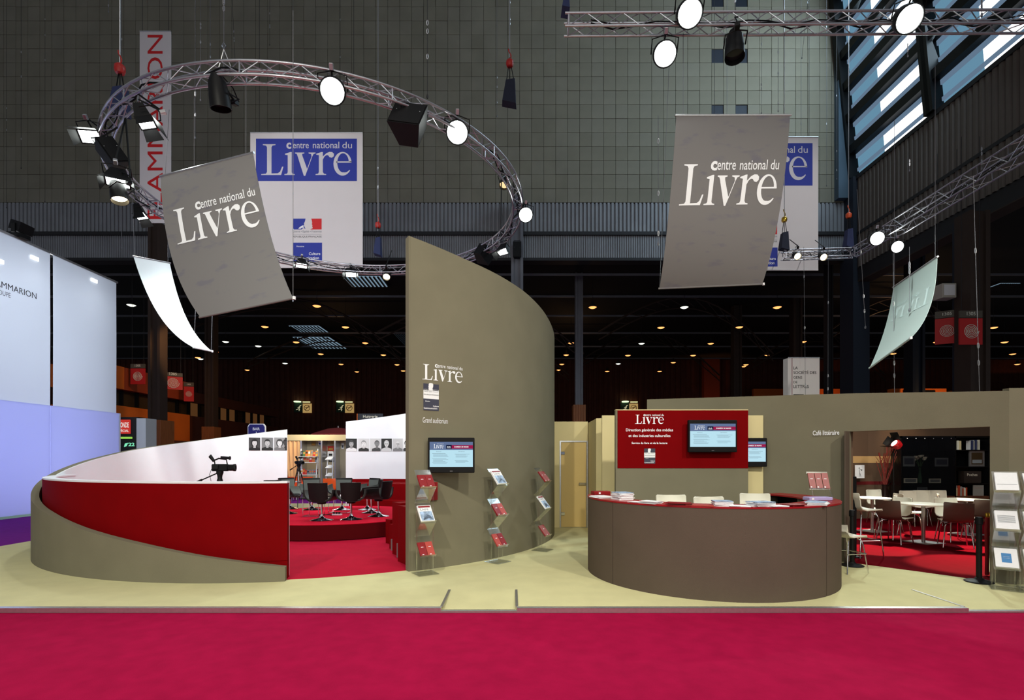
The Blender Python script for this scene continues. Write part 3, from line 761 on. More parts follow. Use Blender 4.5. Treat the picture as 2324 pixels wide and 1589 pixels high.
# ------------------------------------------------------------------ camcorders on tripods
def camcorder(loc, rz, lb, s=1.0, zt=1.12):
    t = thing('camcorder_tripod', lb, 'video camera', loc, rz, 'camcorders on tripods')
    cbd = MB().bbox(-.15, .17, -.055, .055, zt+.20, zt+.31, .012).build('camera_body', M_BLK, t)
    MB().lathe([(.04, 0), (.05, .02), (.05, .10), (.056, .11), (.056, .15), (.03, .152)], 16).xf(Matrix.Translation((.17, 0, zt+.255)) @ Matrix.Rotation(PI/2, 4, 'Y')).build('lens', M_BLKM, cbd, smooth=40)
    MB().path([(-.10, 0, zt+.31), (-.11, 0, zt+.37), (-.02, 0, zt+.40), (.13, 0, zt+.385), (.15, 0, zt+.31)], .013, 6).build('carry_handle', M_BLK, cbd)
    MB().bar((.02, 0, zt+.415), (.20, 0, zt+.405), .022, 10).bar((.19, 0, zt+.405), (.215, 0, zt+.405), .03, 10).build('microphone', M_BLK, cbd)
    MB().bar((-.12, 0, zt+.36), (-.20, 0, zt+.44), .028, 8, .034).build('viewfinder', M_BLK, cbd)
    MB().bbox(-.13, .0, -.09, -.058, zt+.23, zt+.30, .008).build('side_screen', M_BLKM, cbd)
    MB().lathe([(.055, zt), (.06, zt+.05), (.045, zt+.09), (.05, zt+.13), (.07, zt+.17), (.07, zt+.20)], 14).build('fluid_head', M_BLKM, t, smooth=40)
    MB().bar((-.03, -.05, zt+.17), (-.42, -.10, zt+.03), .011, 6).bar((-.32, -.087, zt+.066), (-.44, -.103, zt+.023), .019, 8).build('pan_handle', M_BLK, t)
    for k in range(3):
        a = PI/2+2*PI*k/3; dx, dy = math.cos(a), math.sin(a)
        mb = MB()
        for q in (-.022, .022): mb.bar((dx*.05-dy*q, dy*.05+dx*q, zt), (dx*.27-dy*q, dy*.27+dx*q, zt*.45), .011, 6)
        mb.bar((dx*.26, dy*.26, zt*.47), (dx*.46, dy*.46, 0), .012, 6)
        mb.box(dx*.27-.025, dx*.27+.025, dy*.27-.025, dy*.27+.025, zt*.43, zt*.47)
        mb.build('leg', M_BLKM, t)
    MB().lathe([(.03, zt-.02), (.075, zt), (.075, zt+.015)], 12).build('crown', M_BLKM, t, smooth=40)
    MB().path([(-.15, -.02, zt+.25), (-.20, -.02, zt+.15), (-.17, 0, zt+.02), (-.13, 0, zt-.15)], .005, 5).build('cable', M_BLK, t)
    return t
camcorder(W(499, 1092, 8.3).xy.to_3d()+Vector((0, 0, .006)), 0.1, 'black camcorder on a tripod behind the red parapet', zt=1.19).scale = (.74, .74, 1)
camcorder(W(678, 1160, 16.3).xy.to_3d()+Vector((0, 0, .006)), -.75, 'black camcorder on a tall tripod behind the stage chairs', zt=1.20).scale = (.9, .9, 1)
p = W(615, 1090.5, 7.05)
t = thing('handset', 'small dark tablet lying on the white capping of the red parapet', 'tablet', (p.x, p.y+.03, 1.292))
MB().bbox(-.10, .10, -.035, .035, 0, .012, .003).build('body', M_BLK, t)
MB().box(-.09, .09, -.028, .028, .012, .0135).build('screen', M_DKG, t)

# ------------------------------------------------------------------ acrylic leaflet racks by the tall wall
ZZ = [(-.10, 1.435), (.11, 1.18), (-.10, .965), (.11, .71), (-.10, .505), (.11, .245)]
def rack(loc, rz, lb, wd=.23, sheets=True):
    t = thing('leaflet_rack', lb, 'leaflet rack', loc, rz, 'clear acrylic leaflet racks')
    for k in range(0, 6):
        if k == 5: break
        (a, za), (b, zb) = ZZ[k], ZZ[k+1]
        nm = 'shelf' if k % 2 == 0 else 'return_panel'
        mb = MB().sheet([[(-wd/2, -a, za), (wd/2, -a, za)], [(-wd/2, -b, zb), (wd/2, -b, zb)]], .005)
        if k % 2 == 0: mb.sheet([[(-wd/2, -b, zb), (wd/2, -b, zb)], [(-wd/2, -b-.03, zb+.035), (wd/2, -b-.03, zb+.035)]], .005)
        mb.build(nm, ACR, t)
    for sx in (-1, 1):
        for y in (.02, -.02):
            pass
        MB().bar((sx*(wd/2+.008), 0.0, .012), (sx*(wd/2+.008), 0.0, 1.33), .006, 8).build('upright', ACR, t)
    for sx in (-1, 1): MB().bar((sx*(wd/2-.03), .05, .012), (sx*(wd/2-.03), .05, 1.30), .004, 6).build('upright', ACR, t)
    MB().bbox(-.15, .15, -.16, .14, .002, .014, .003).build('base_plate', ACR, t)
    return t
def on_shelf(r, k, x, wd, ln, n, m, name, lb, cat, grp, art=None, tilt=0.0):
    """a pile of leaflets leaning on shelf k of a rack (0 top)"""
    (a, za), (b, zb) = ZZ[2*k], ZZ[2*k+1]
    A = Vector((0, -a, za)); B = Vector((0, -b, zb)); up = (A-B).normalized(); nr = Vector((1, 0, 0)).cross(up); nr = -nr if nr.y > 0 else nr
    M = Matrix.Translation(r.location) @ Matrix.Rotation(r.rotation_euler.z, 4, 'Z')
    F = Matrix(((1, up.x, nr.x, 0), (0, up.y, nr.y, 0), (0, up.z, nr.z, 0), (0, 0, 0, 1)))
    o = thing(name, lb, cat, (0, 0, 0), 0, grp)
    o.matrix_world = M @ Matrix.Translation(B + up*.008 + nr*.004 + Vector((x, 0, 0))) @ F
    rq = random.Random(int(x*1000)+k+int(ln*999))
    for q in range(n):
        dx = rq.uniform(-.004, .004)
        MB().box(-wd/2+dx, wd/2+dx, rq.uniform(0, .008), ln, q*.006, q*.006+.005).build('leaflet', m, o)
    z = n*.006+.0008
    for vf, mm in (art or []): put(MB(), vf, lambda u, v: Vector((u, v, z))).build('print', mm, o)
    return o
def mag_art(wd, ln):
    return [(rect(-wd/2+.01, .02, wd/2-.01, ln*.62), M_PAPB), (rect(-wd/2+.012, ln*.86, wd/2-.012, ln*.96), M_LEAF),
            (poly([(-.06, .03), (.02, .05), (.08, .03), (.05, .10), (-.03, .12)]), M_NVY), (text('Livre', -wd/2+.03, ln*.68, w=wd*.6), M_GINK)]
def red_art(wd, ln): return [(rect(-.018, ln*.62, .018, ln*.66), M_WINK), (rect(-.025, .02, .0, .03), M_WINK)]
RK = []
for (px, py, lb) in ((957, 1298.5, 'acrylic leaflet rack at the front end of the tall wall'), (1118, 1273.5, 'middle acrylic leaflet rack along the tall wall'), (1214, 1247.5, 'acrylic leaflet rack nearest the cream door')):
    g = G(px, py, 0); v = Vector((g.x-DC[0], g.y-DC[1])); v = v.normalized()*5.13
    rz = math.atan2(v.y, v.x)+PI/2
    RK.append(rack((DC[0]+v.x, DC[1]+v.y, 0), rz, lb))
def reds(r, k, n, where, m=(M_LEAF, M_LEAF2), wd=.105):
    xs = [-.055, .055] if n == 2 else ([-.0] if n == 1 else [-.075, 0, .075])
    for q, x in enumerate(xs):
        side = ('', ) if n == 1 else ('first ', 'second ', 'third ')
        on_shelf(r, k, x, (wd if n < 3 else .07), .22, 3, m[q % len(m)], 'leaflet_pile', '%s%sred leaflet pile %s' % ((side[q % len(side)].strip()+' ').lstrip(), 'pale ' if m[q % len(m)] == M_LEAF2 else '', where), 'leaflets', 'red leaflets in the racks', red_art(.1, .22))
def mags(r, k, where): on_shelf(r, k, 0, .20, .27, 4, M_PAP, 'magazine_pile', 'magazines with blue cover and red headline, '+where, 'magazines', 'magazines in the racks', mag_art(.2, .27))
reds(RK[0], 0, 2, 'on the top shelf of the front rack', (M_LEAF, M_LEAF))
mags(RK[0], 1, 'middle shelf of the front rack')
reds(RK[0], 2, 2, 'on the bottom shelf of the front rack', (M_LEAF, M_LEAF2))
mags(RK[1], 0, 'top shelf of the middle rack')
reds(RK[1], 1, 2, 'on the middle shelf of the middle rack', (M_LEAF, M_LEAF2))
reds(RK[1], 2, 2, 'on the bottom shelf of the middle rack', (M_LEAF2, M_LEAF))
reds(RK[2], 0, 2, 'on the top shelf of the rack by the door', (M_LEAF, M_LEAF))
mags(RK[2], 1, 'middle shelf of the rack by the door')
reds(RK[2], 2, 1, 'on the bottom shelf of the rack by the door', (M_LEAF,), .19)
# red leaflet holder fixed to the tall wall behind the first rack
a, d = ang_at(981); z = EYE+(HY-1135)*d/FPX
t = thing('wall_leaflet_holder', 'red leaflet holder fixed to the tall wall behind the front rack', 'leaflet holder', drum_pt(a, 4.93, z), math.atan2(-math.cos(R_(a)), -math.sin(R_(a)))+PI/2)
MB().box(-.065, .065, -.012, .02, 0, .26).build('leaflet_block', M_LEAF, t)
MB().box(-.07, .07, -.03, -.025, -.005, .12).build('pocket', ACR, t)
MB().box(-.02, .02, -.0135, -.012, .16, .17).build('print', M_WINK, t)

# ------------------------------------------------------------------ flat screens
M_SCR = emis('screen_pale', (0.52, 0.80, 0.92, 1), .95)
M_SCRH = emis('screen_header', (0.20, 0.28, 0.50, 1), .62)
M_SCRR = emis('screen_red', (0.52, 0.02, 0.11, 1), .62)
M_SCRW = emis('screen_white', (0.95, 0.97, 1, 1), 1.0)
M_SCRT = emis('screen_text', (0.30, 0.42, 0.52, 1), .55)
M_SCRK = emis('screen_dark', (0.015, 0.02, 0.07, 1), .5)
def tv(loc, rz, lb, w=.665, h=.49):
    t = thing('flat_screen', lb, 'screen', loc, rz, 'flat screens of the stand')
    MB().bbox(-w/2, w/2, -.035, .03, -h/2, h/2, .008).build('casing', M_BLK, t)
    MB().box(-w*.2, w*.2, .03, .10, -h*.22, h*.22).build('wall_bracket', M_BLKM, t)
    x0, x1, z0, z1 = -w/2+.025, w/2-.025, -h/2+.085, h/2-.06
    f = lambda k: (lambda x, y: Vector((x, -.0355-.0004*k, y)))
    sw, sh = x1-x0, z1-z0
    ds = put(MB(), rect(x0, z0, x1, z1), f(1)).build('display', M_SCR, t, 'pale lit display')
    put(MB(), rect(x0, z1-sh*.32, x1, z1), f(2)).build('header', M_SCRH, ds)
    put(MB(), rect(x0+sw*.50, z1-sh*.27, x1, z1-sh*.13), f(3)).build('date_band', M_SCRR, ds)
    put(MB(), rect(x0+sw*.38, z1-sh*.28, x0+sw*.51, z1-sh*.12), f(4)).build('badge', M_SCRK, ds)
    mb = MB(); put(mb, shift(WORD, x0+sw*.09, z1-sh*.255, sw*.085, sh*.17), f(3)); put(mb, text('Centre national du', x0+sw*.17, z1-sh*.09, w=sw*.15), f(3)); mb.build('lettering', M_SCRW, ds)
    mb = MB(); put(mb, text('SAMEDI 20 MARS', x0+sw*.57, z1-sh*.225, w=sw*.33, h=sh*.055, bold=.03), f(5))
    for q in range(2): put(mb, [(x0+sw*(.41+.045*q)+sw*.02*math.cos(R_(aa)), z1-sh*.195+sh*.03*math.sin(R_(aa))) for aa in range(0, 181, 30)] and poly([(x0+sw*(.42+.045*q)+sw*.02*math.cos(R_(aa)), z1-sh*.21+sh*.035*math.sin(R_(aa))) for aa in range(0, 181, 30)]), f(5))
    put(mb, rect(x0+sw*.40, z1-sh*.245, x0+sw*.49, z1-sh*.235), f(5)); mb.build('date_lettering', M_SCRW, ds)
    rr = random.Random(5); mb = MB()
    put(mb, text('Auditorium', x0+sw*.15, z1-sh*.40, w=sw*.12), f(3)); put(mb, text('Café littéraire', x0+sw*.66, z1-sh*.40, w=sw*.15), f(3))
    for cx0, rows_ in ((.06, (.46,.50,.54,.58,.66,.70,.74,.78,.82,.86)), (.58, (.48,.52,.56,.60,.74,.78,.82))):
        for q, r in enumerate(rows_):
            xa = x0+sw*(cx0+.0+(.02 if q % 4 else 0)); L = sw*rr.uniform(.22, .36); put(mb, rect(xa, z1-sh*r-.0035, xa+L, z1-sh*r), f(3))
    mb.build('programme_lines', M_SCRT, ds)
    MB().box(-.02, .02, -.037, -.0345, -h/2+.02, -h/2+.03).build('maker_mark', M_COLM, t)
    return t
p = W(1024.5, 1033.5, 7.55); tv(p, .07, 'black flat screen on the tall curved wall above the racks', .66, .50)
# ------------------------------------------------------------------ reception counter
CC = (2.73, 7.48)
ct = thing('reception_counter', 'curved taupe reception counter with red top', 'counter', (0, 0, 0))
for a0, a1 in ((-118, -33.8), (-33.3, 62), (62.4, 115)):
    MB().arc(CC, 1.57, 1.64, a0, a1, .0, 1.038, max(12, int((a1-a0)/3))).build('panel', M_TAU2, ct, smooth=40)
MB().arc(CC, 1.24, 1.645, -118, 115, 1.038, 1.058, 80).build('worktop', M_REDT, ct, 'glossy red worktop', smooth=40)
MB().arc(CC, 1.27, 1.57, -117, 114.6, .62, .64, 60).build('inner_shelf', M_BLK, ct, 'black inner shelf', smooth=40)
MB().arc(CC, 1.55, 1.57, -117, 114.6, .02, 1.038, 60).build('lining', M_BLK, ct, 'black inner lining', smooth=40)
for a in (-117.9, -85, -50, -15, 20, 55, 88, 114.4):
    MB().arc(CC, 1.255, 1.57, a, a+.5, .02, 1.038, 1).build('divider', M_TAU, ct)
CZ = 1.058
def cpt(a, r): ra = R_(a); return Vector((CC[0]-math.sin(ra)*r, CC[1]-math.cos(ra)*r, CZ))
def pile(px, py, rz, wd, ln, n, lb, m=M_PAP, name='paper_pile', cat='papers', grp='papers on the reception counter', top=None, spread=.02, th=.006, a0=None):
    d = (EYE-CZ)*FPX/(py-HY); x = (px-CX)/FPX*d
    v = Vector((x-CC[0], d-CC[1])); r = v.length; r = min(1.645-ln*.42-.02, max(1.24+ln*.30, r)); v = v.normalized()*r
    t = thing(name, lb, cat, (CC[0]+v.x, CC[1]+v.y, CZ), math.atan2(v.y, v.x)+PI/2+rz, grp)
    rr = random.Random(px)
    for k in range(n):
        M = Matrix.Translation((rr.uniform(-spread, spread), rr.uniform(-spread, spread), 0)) @ Matrix.Rotation(rr.uniform(-.12, .12)*(1 if spread else 0), 4, 'Z')
        MB().box(-wd/2, wd/2, -ln/2, ln/2, k*th+.0008, k*th+th*.92).xf(M).build('sheet' if th < .01 else 'brochure', top if (top and k == n-1) else m, t)
    return t
pile(1362, 1129.5, .1, .30, .21, 4, 'fanned white papers at the back end of the counter by the cream wall')
pile(1413, 1134, -.1, .24, .20, 9, 'tall stack of white brochures with bluish cover on top', top=M_PAPB, th=.011, spread=.012)
pile(1443, 1141, .2, .20, .15, 2, 'thin white sheets lying between two counter stacks')
pile(1476, 1142.5, 0, .22, .17, 5, 'flat stack of white papers beside the red leaflet fan')
pile(1536, 1147, .1, .27, .12, 5, 'fan of small red leaflets in front of the first white counter stool', M_LEAF, 'leaflet_fan', 'leaflets', None, None, .03)
pile(1588, 1150, 0, .30, .15, 2, 'flat pale red leaflet sheet in front of the middle counter stool', M_LEAF2, 'leaflet_fan', 'leaflets', None, None, .01)
pile(1639, 1148.5, .05, .20, .16, 7, 'stack of grey covered brochures in front of the middle white counter stool', top=M_PAPB, th=.009, spread=.006)
pile(1681, 1150.5, -.1, .25, .16, 2, 'flat white sheet between the two brochure stacks on the counter front')
pile(1724, 1149, .15, .25, .18, 8, 'loose stack of white brochures in front of the last white counter stool', top=M_PAPB, th=.007, spread=.02)
pile(1768, 1151, 0, .22, .15, 2, 'flat white sheet at the end of the counter front, past the loose stack')
pile(1805, 1149.5, .1, .20, .15, 4, 'small dark red leaflets before the open shelf side of the counter', M_LEAF, 'leaflet_fan', 'leaflets', None, None, .025)
pile(1853, 1145, .4, .27, .20, 5, 'white papers spread near the leaflet stand on the counter', top=M_PAPB, th=.007, spread=.025)
p = cpt(88, 1.44)
d = .54*FPX/(1138-HY); x = (1886-CX)/FPX*d
t = thing('document_box', 'long lilac document box at the far side of the counter under the leaflet stand', 'box', (3.93, 6.80, CZ), .12, None)
MB().bbox(-.16, .16, -.07, .07, .0005, .045, .006).build('body', mat('lilac_card', rgb(176, 164, 214), .6), t)
MB().box(-.13, -.10, -.072, .072, .01, .036).build('label', M_PAP, t)
d = .53*FPX/(1120-HY); x = (1362-CX)/FPX*d
v = Vector((1.40-CC[0], 7.9-CC[1])).normalized()*1.47
t = thing('leaflet_tray', 'low red leaflet tray at the back end of the counter', 'tray', (CC[0]+v.x, CC[1]+v.y, CZ), .25)
MB().bbox(-.13, .13, -.07, .07, .0005, .05, .006).build('body', M_LEAF, t)
MB().box(-.06, -.03, -.0715, -.07, .012, .034).build('print', M_WINK, t)
# acrylic stand with three red leaflets on the counter
t = thing('counter_leaflet_stand', 'clear acrylic stand holding red leaflets high above the counter end', 'leaflet holder', (4.06, 6.96, CZ), R_(-8))
MB().sheet([[(-.13, .02, .13), (.13, .02, .13)], [(-.13, .12, .36), (.13, .12, .36)]], .004).build('sloping_tray', ACR, t)
MB().sheet([[(-.13, .02, .13), (.13, .02, .13)], [(-.13, -.01, .15), (.13, -.01, .15)]], .004).build('tray_lip', ACR, t)
MB().sheet([[(-.13, -.10, .005), (.13, -.10, .005)], [(-.13, .13, .005), (.13, .13, .005)]], .004).build('foot_plate', ACR, t)
for sx in (-1, 1):
    MB().bar((sx*.12, .13, .004), (sx*.12, .125, .38), .006, 6).build('upright', ACR, t)
    MB().bar((sx*.12, -.10, .004), (sx*.10, .06, .22), .005, 6).build('brace_rod', ACR, t)
up = Vector((0, .10, .23)).normalized()
for q in range(3):
    x = -.085+.085*q
    o = thing('leaflet_pile', ('first', 'middle', 'last')[q]+' red leaflet pile from the left in the counter leaflet stand', 'leaflets', (0, 0, 0), 0, 'red leaflets in the counter stand')
    M = Matrix.Translation((4.06, 6.96, CZ)) @ Matrix.Rotation(R_(-8), 4, 'Z') @ Matrix.Translation((x, .02, .137))
    F = Matrix(((1, 0, 0, 0), (0, up.y, -up.z, 0), (0, up.z, up.y, 0), (0, 0, 0, 1)))
    o.matrix_world = M @ F
    for k in range(3): MB().box(-.038, .038, .003, .22, .003+k*.005, .007+k*.005).build('leaflet', M_LEAF, o)
    mb = MB(); put(mb, rect(-.018, .13, .015, .14), lambda a, b: Vector((a, b, .0178))); put(mb, rect(-.03, .012, -.012, .028), lambda a, b: Vector((a, b, .0178))); mb.build('print', M_WINK, o)

# ------------------------------------------------------------------ white counter stools (only the backs show above the counter)
def shell_rows(w, zs, zb, depth, curve=.03):
    """side profile of a one-piece shell: front lip, seat, bend, back"""
    prof = [(depth*.52, zs-.02), (depth*.48, zs+.004), (depth*.2, zs-.004), (-depth*.2, zs-.012), (-depth*.40, zs+.01), (-depth*.50, zs+.06), (-depth*.54, zs+.16), (-depth*.58, zs+(zb-zs)*.65), (-depth*.62, zb-.015), (-depth*.625, zb)]
    rows = []
    for k, (y, z) in enumerate(prof):
        row = []
        ww = w*(.94 if k in (0,) else 1.0)*(1-.04*(k/9))
        if k == 9: ww *= .93
        for j in range(9):
            u = j/8*2-1
            back = max(0, (k-4)/5)
            row.append((u*ww/2, y+curve*u*u*back, z+(.018*u*u*(1-back))))
        rows.append(row)
    return rows
def stool(loc, rz, lb, grp, zs=.76, zb=1.10, inner=M_SHW, outer=M_SHW):
    t = thing('bar_stool', lb, 'bar stool', loc, rz, grp)
    rows = shell_rows(.42, zs, zb, .40)
    MB().sheet(rows, .008, off=.005).build('seat_shell', inner, t, smooth=50)
    MB().sheet(rows, .008, off=-.005).build('shell_back', outer, t, smooth=50)
    for sx in (-1, 1):
        for sy in (-1, 1):
            MB().path([(sx*.10, sy*.10, zs-.025), (sx*.15, sy*.13, zs-.045), (sx*.17, sy*.16, zs-.12), (sx*.215, sy*.22, 0)], .011, 8).build('leg', M_CHR, t, smooth=50)
    MB().bar((-.195, .195, .27), (.195, .195, .27), .009, 8).build('footrest', M_CHR, t)
    MB().bar((-.195, -.195, .27), (-.195, .195, .27), .008, 8).bar((.195, -.195, .27), (.195, .195, .27), .008, 8).build('side_rail', M_CHR, t)
    return t
st = None
for px, d, zb, lb in ((1534.5, 6.95, 1.09, 'white bar stool behind the counter, nearest the leaflet fan'), (1627.5, 6.6, 1.09, 'white bar stool behind the middle of the counter'), (1722.5, 7.25, 1.09, 'white bar stool behind the counter by the cream pillar')):
    x = (px-CX)/FPX*d
    if st is None: st = stool((x, d, 0), PI, lb, 'white stools behind the counter')
    else: dup(st, (x, d, 0), PI+(.1 if px < 1700 else -.2), lb)

# ------------------------------------------------------------------ red and taupe panel behind the counter
PY = 8.62
def px2x(px, y): return (px-CX)/FPX*y
def py2z(py, y): return EYE+(HY-py)*y/FPX
x0, x1 = px2x(1397.5, PY), px2x(1698, PY); zt = py2z(930.5, PY); zm = py2z(1063, PY)
pn = thing('backdrop_panel', 'free standing red and taupe panel with white lettering behind the counter', 'display panel', ((x0+x1)/2, PY, 0))
hw = (x1-x0)/2
MB().box(-hw, hw, .012, .10, 0, zt-.005).build('core', M_TAU, pn)
MB().box(-hw+.03, hw, 0, .012, zm, zt-.006).build('red_panel', M_RED, pn, 'red upper facing')
MB().box(-hw, hw, .0, .012, .0, zm-.004).build('lower_panel', M_TAU, pn)
MB().box(-hw, hw, 0, .10, zt-.006, zt+.008).build('top_edge', M_CRM, pn, 'cream top edge')
xc = (x0+x1)/2
pf = lambda n: (lambda x, y: Vector((x-xc, -.0012*n, y)))
def pp(vf, n, m, nm, lb=None): return put(MB(), vf, pf(n)).build(nm, m, pn, lb)
k = PY/FPX
def at(px, py): return px2x(px, PY), py2z(py, PY)
x, z = at(1441, 962); pp(shift(LOGO, x, z, 66*k/2.74, 20.5*k), 1, M_WINK, 'lettering', 'white lettering')
x, z = at(1474, 981); pp(text('Direction générale des médias', x, z, w=107*k, align='C', bold=.012), 1, M_WINK, 'lettering')
x, z = at(1474, 992); pp(text('et des industries culturelles', x, z, w=95*k, align='C', bold=.012), 1, M_WINK, 'lettering')
x, z = at(1474, 1008); pp(text('Service du livre et de la lecture', x, z, w=81*k, align='C', bold=.02), 1, M_WINK, 'lettering')
x, z = at(1462, 1052.5)
for vf, m in ((rect(x, z+25*k, x+25*k, z+34.5*k), M_NVY), (rect(x, z+14*k, x+25*k, z+26*k), M_WINK), (rect(x, z, x+25*k, z+14*k), M_NVY)): pp(vf, 1, m, 'emblem_field')
pp(poly([(a+x+8*k, b+z+25*k) for a, b in head_pts(9.5*k)]), 2, M_WINK, 'emblem_profile')
pp(text('RÉPUBLIQUE FRANÇAISE', x+1*k, z+17.5*k, w=23*k), 2, M_INK, 'motto'); pp(text('Liberté • Égalité • Fraternité', x+1.5*k, z+22*k, w=22*k), 2, M_GINK, 'motto')
pp(text('Culture', x+14.5*k, z+5*k, w=9.5*k, bold=.02), 2, M_WINK, 'ministry_name'); pp(text('Communication', x+.5*k, z+1.3*k, w=22*k, bold=.02), 2, M_WINK, 'ministry_name'); pp(text('Ministère', x+3*k, z+11*k, w=7*k), 2, M_WINK, 'ministry_name')
tv((px2x(1616, 8.5), 8.50, py2z(990, 8.5)), 0, 'black flat screen on the red panel behind the counter', 110*8.5/FPX, 73*8.5/FPX)
# cream pillar with its own screen
PIY = 8.86
pi = thing('cream_pillar', 'narrow cream pillar between the red panel and the taupe wall', 'pillar', (px2x(1708, PIY), PIY, 0))
hw = 24.5*PIY/FPX
MB().bbox(-hw, hw, 0, .10, 0, py2z(943, PIY), .004).build('body', M_CRM, pi)
tv((px2x(1690, 8.76), 8.775, py2z(1027, 8.76)), -.06, 'flat screen half hidden behind the red panel, on the cream pillar', 98*8.76/FPX, 65*8.76/FPX)

# ------------------------------------------------------------------ cream partitions and the door between
def wallseg(mb, ax, ay, bx, by, z0, z1, th=.06):
    d = Vector((bx-ax, by-ay)).normalized(); n = Vector((-d.y, d.x))*th
    return mb.prism([(ax, ay), (bx, by), (bx+n.x, by+n.y), (ax+n.x, ay+n.y)], z0, z1)
DY = 12.2
cw = thing('cream_partition', 'cream partition wall with a door beside the tall curved wall', 'stand wall', (0, 0, 0))
zt = py2z(957, DY); dx0, dx1 = px2x(1270, DY), px2x(1334, DY); dz = py2z(1000.5, DY)
wallseg(MB(), px2x(1255, DY), DY, dx0, DY, 0, zt).build('side_panel', M_CRM, cw)
wallseg(MB(), dx0, DY, dx1, DY, dz, zt).build('over_door_panel', M_CRM, cw)
pB = (px2x(1353, 10.9), 10.9); wallseg(MB(), dx1+.012, DY, pB[0], pB[1], 0, py2z(954, 11.4)).build('return_panel', M_CRM, cw)
pC = (px2x(1367, 10.85), 10.85); wallseg(MB(), pB[0], pB[1], pC[0], pC[1], 0, py2z(949, 10.85)).build('narrow_panel', M_CRM, cw)
pD = (px2x(1400, 10.2), 10.2); wallseg(MB(), px2x(1366.5, 10.2), 10.2, pD[0]+.1, pD[1], 0, py2z(943, 10.2)).build('pilaster', M_CRM, cw)
dr = thing('cream_door', 'cream door with white metal frame and lever handle', 'door', (dx0, DY, 0))
w_ = dx1-dx0
lf = MB().box(.035, w_-.035, .005, .045, .012, dz-.035).build('leaf', mat('door_cream', rgb(206, 178, 112), .55, noise=.02, nscale=3), dr)
MB().box(0, .03, -.015, .05, 0, dz).box(w_-.03, w_, -.015, .05, 0, dz).box(.03, w_-.03, -.015, .05, dz-.03, dz).build('frame', M_ALU, dr)
for z in (.28, 1.68): MB().bbox(.028, .12, -.02, .004, z, z+.07, .006).build('hinge', M_CHR, lf)
MB().bbox(w_-.20, w_-.04, -.012, .004, .97, 1.03, .005).bar((w_-.09, -.012, 1.0), (w_-.09, -.05, 1.0), .011, 8).bar((w_-.09, -.05, 1.0), (w_-.22, -.05, 1.0), .011, 8).build('handle', M_CHR, lf)

# ------------------------------------------------------------------ concave taupe wall of the literary cafe with its opening
def cafe_curve():
    """plan points from the far end to the near end; arc of 9 m radius"""
    pts = [(5.17, 8.10)]; ang = R_(45.5); x, y = pts[0]
    for k in range(13):
        x -= .25*math.cos(ang); y += .25*math.sin(ang); ang -= .25/9.0; pts.append((x, y))
    pts.reverse()
    return pts
CP = cafe_curve()
OPN = [(5.17, 8.10), (5.46, 7.78), (5.74, 7.455), (6.00, 7.13), (6.20, 6.86)]
RGT = [(6.20, 6.86), (6.31, 6.71)]
cf = thing('cafe_wall', 'concave taupe wall with a wide opening into the red carpeted cafe', 'stand wall', (0, 0, 0))
def strip(pts, z0, z1s, nm, m=M_TAU, lb=None, th=.10):
    mb = MB(); n = len(pts)
    z1 = [z1s(p) for p in pts] if callable(z1s) else [z1s]*n
    nrm = []
    for i in range(n):
        a, b = Vector(pts[max(0, i-1)]), Vector(pts[min(n-1, i+1)]); d = (b-a).normalized(); nrm.append(Vector((-d.y, d.x))*th)
    G_ = [[Vector((p[0], p[1], z0)), Vector((p[0], p[1], z1[i]))] for i, p in enumerate(pts)]
    B_ = [[Vector((p[0]+nrm[i].x, p[1]+nrm[i].y, z0)), Vector((p[0]+nrm[i].x, p[1]+nrm[i].y, z1[i]))] for i, p in enumerate(pts)]
    for i in range(n-1):
        a, b, c, d = G_[i], G_[i+1], B_[i+1], B_[i]
        mb.face([a[0], b[0], b[1], a[1]]); mb.face([c[0], d[0], d[1], c[1]]); mb.face([a[1], b[1], c[1], d[1]]); mb.face([a[0], d[0], c[0], b[0]])
    a, d = G_[0], B_[0]; mb.face([a[0], a[1], d[1], d[0]]); a, d = G_[-1], B_[-1]; mb.face([a[0], d[0], d[1], a[1]])
    return mb.build(nm, m, cf, lb, smooth=40)
def ctop(p):
    px = CX+p[0]/p[1]*FPX; py = 905+(px-1523)*(893-905)/(1928-1523) if px < 1928 else 893+(px-1928)*(888-893)/(2247-1928)
    return EYE+(HY-py)*p[1]/FPX
strip(CP, 0, ctop, 'left_section'); strip(OPN, 2.01, ctop, 'lintel'); strip(RGT, 0, ctop, 'right_section')
strip([(6.31, 6.71), (7.4, 6.62)], 0, 2.49, 'end_section')
strip([(5.17, 8.10), (5.155, 8.117)], 0, 2.01, 'jamb', M_TAU2, None, .16)
# lettering on the left section
p0, p1 = Vector((4.83, 8.41)), Vector((5.10, 8.165))
d_ = (p1-p0).normalized(); nn = Vector((d_.y, -d_.x))*.006
zc = py2z(987.5, 8.28)
put(MB(), text('Café littéraire', 0, 0, w=.365, h=.075, bold=.012), lambda x, y: Vector((4.80+d_.x*x+nn.x*1.5, 8.435+d_.y*x+nn.y*1.5, zc+y))).build('lettering', M_WINK, cf, 'white lettering')
# cafe floor
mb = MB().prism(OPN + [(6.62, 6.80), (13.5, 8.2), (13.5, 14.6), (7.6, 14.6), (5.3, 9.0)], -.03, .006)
struct(mb.build('floor_cafe', M_CAF))
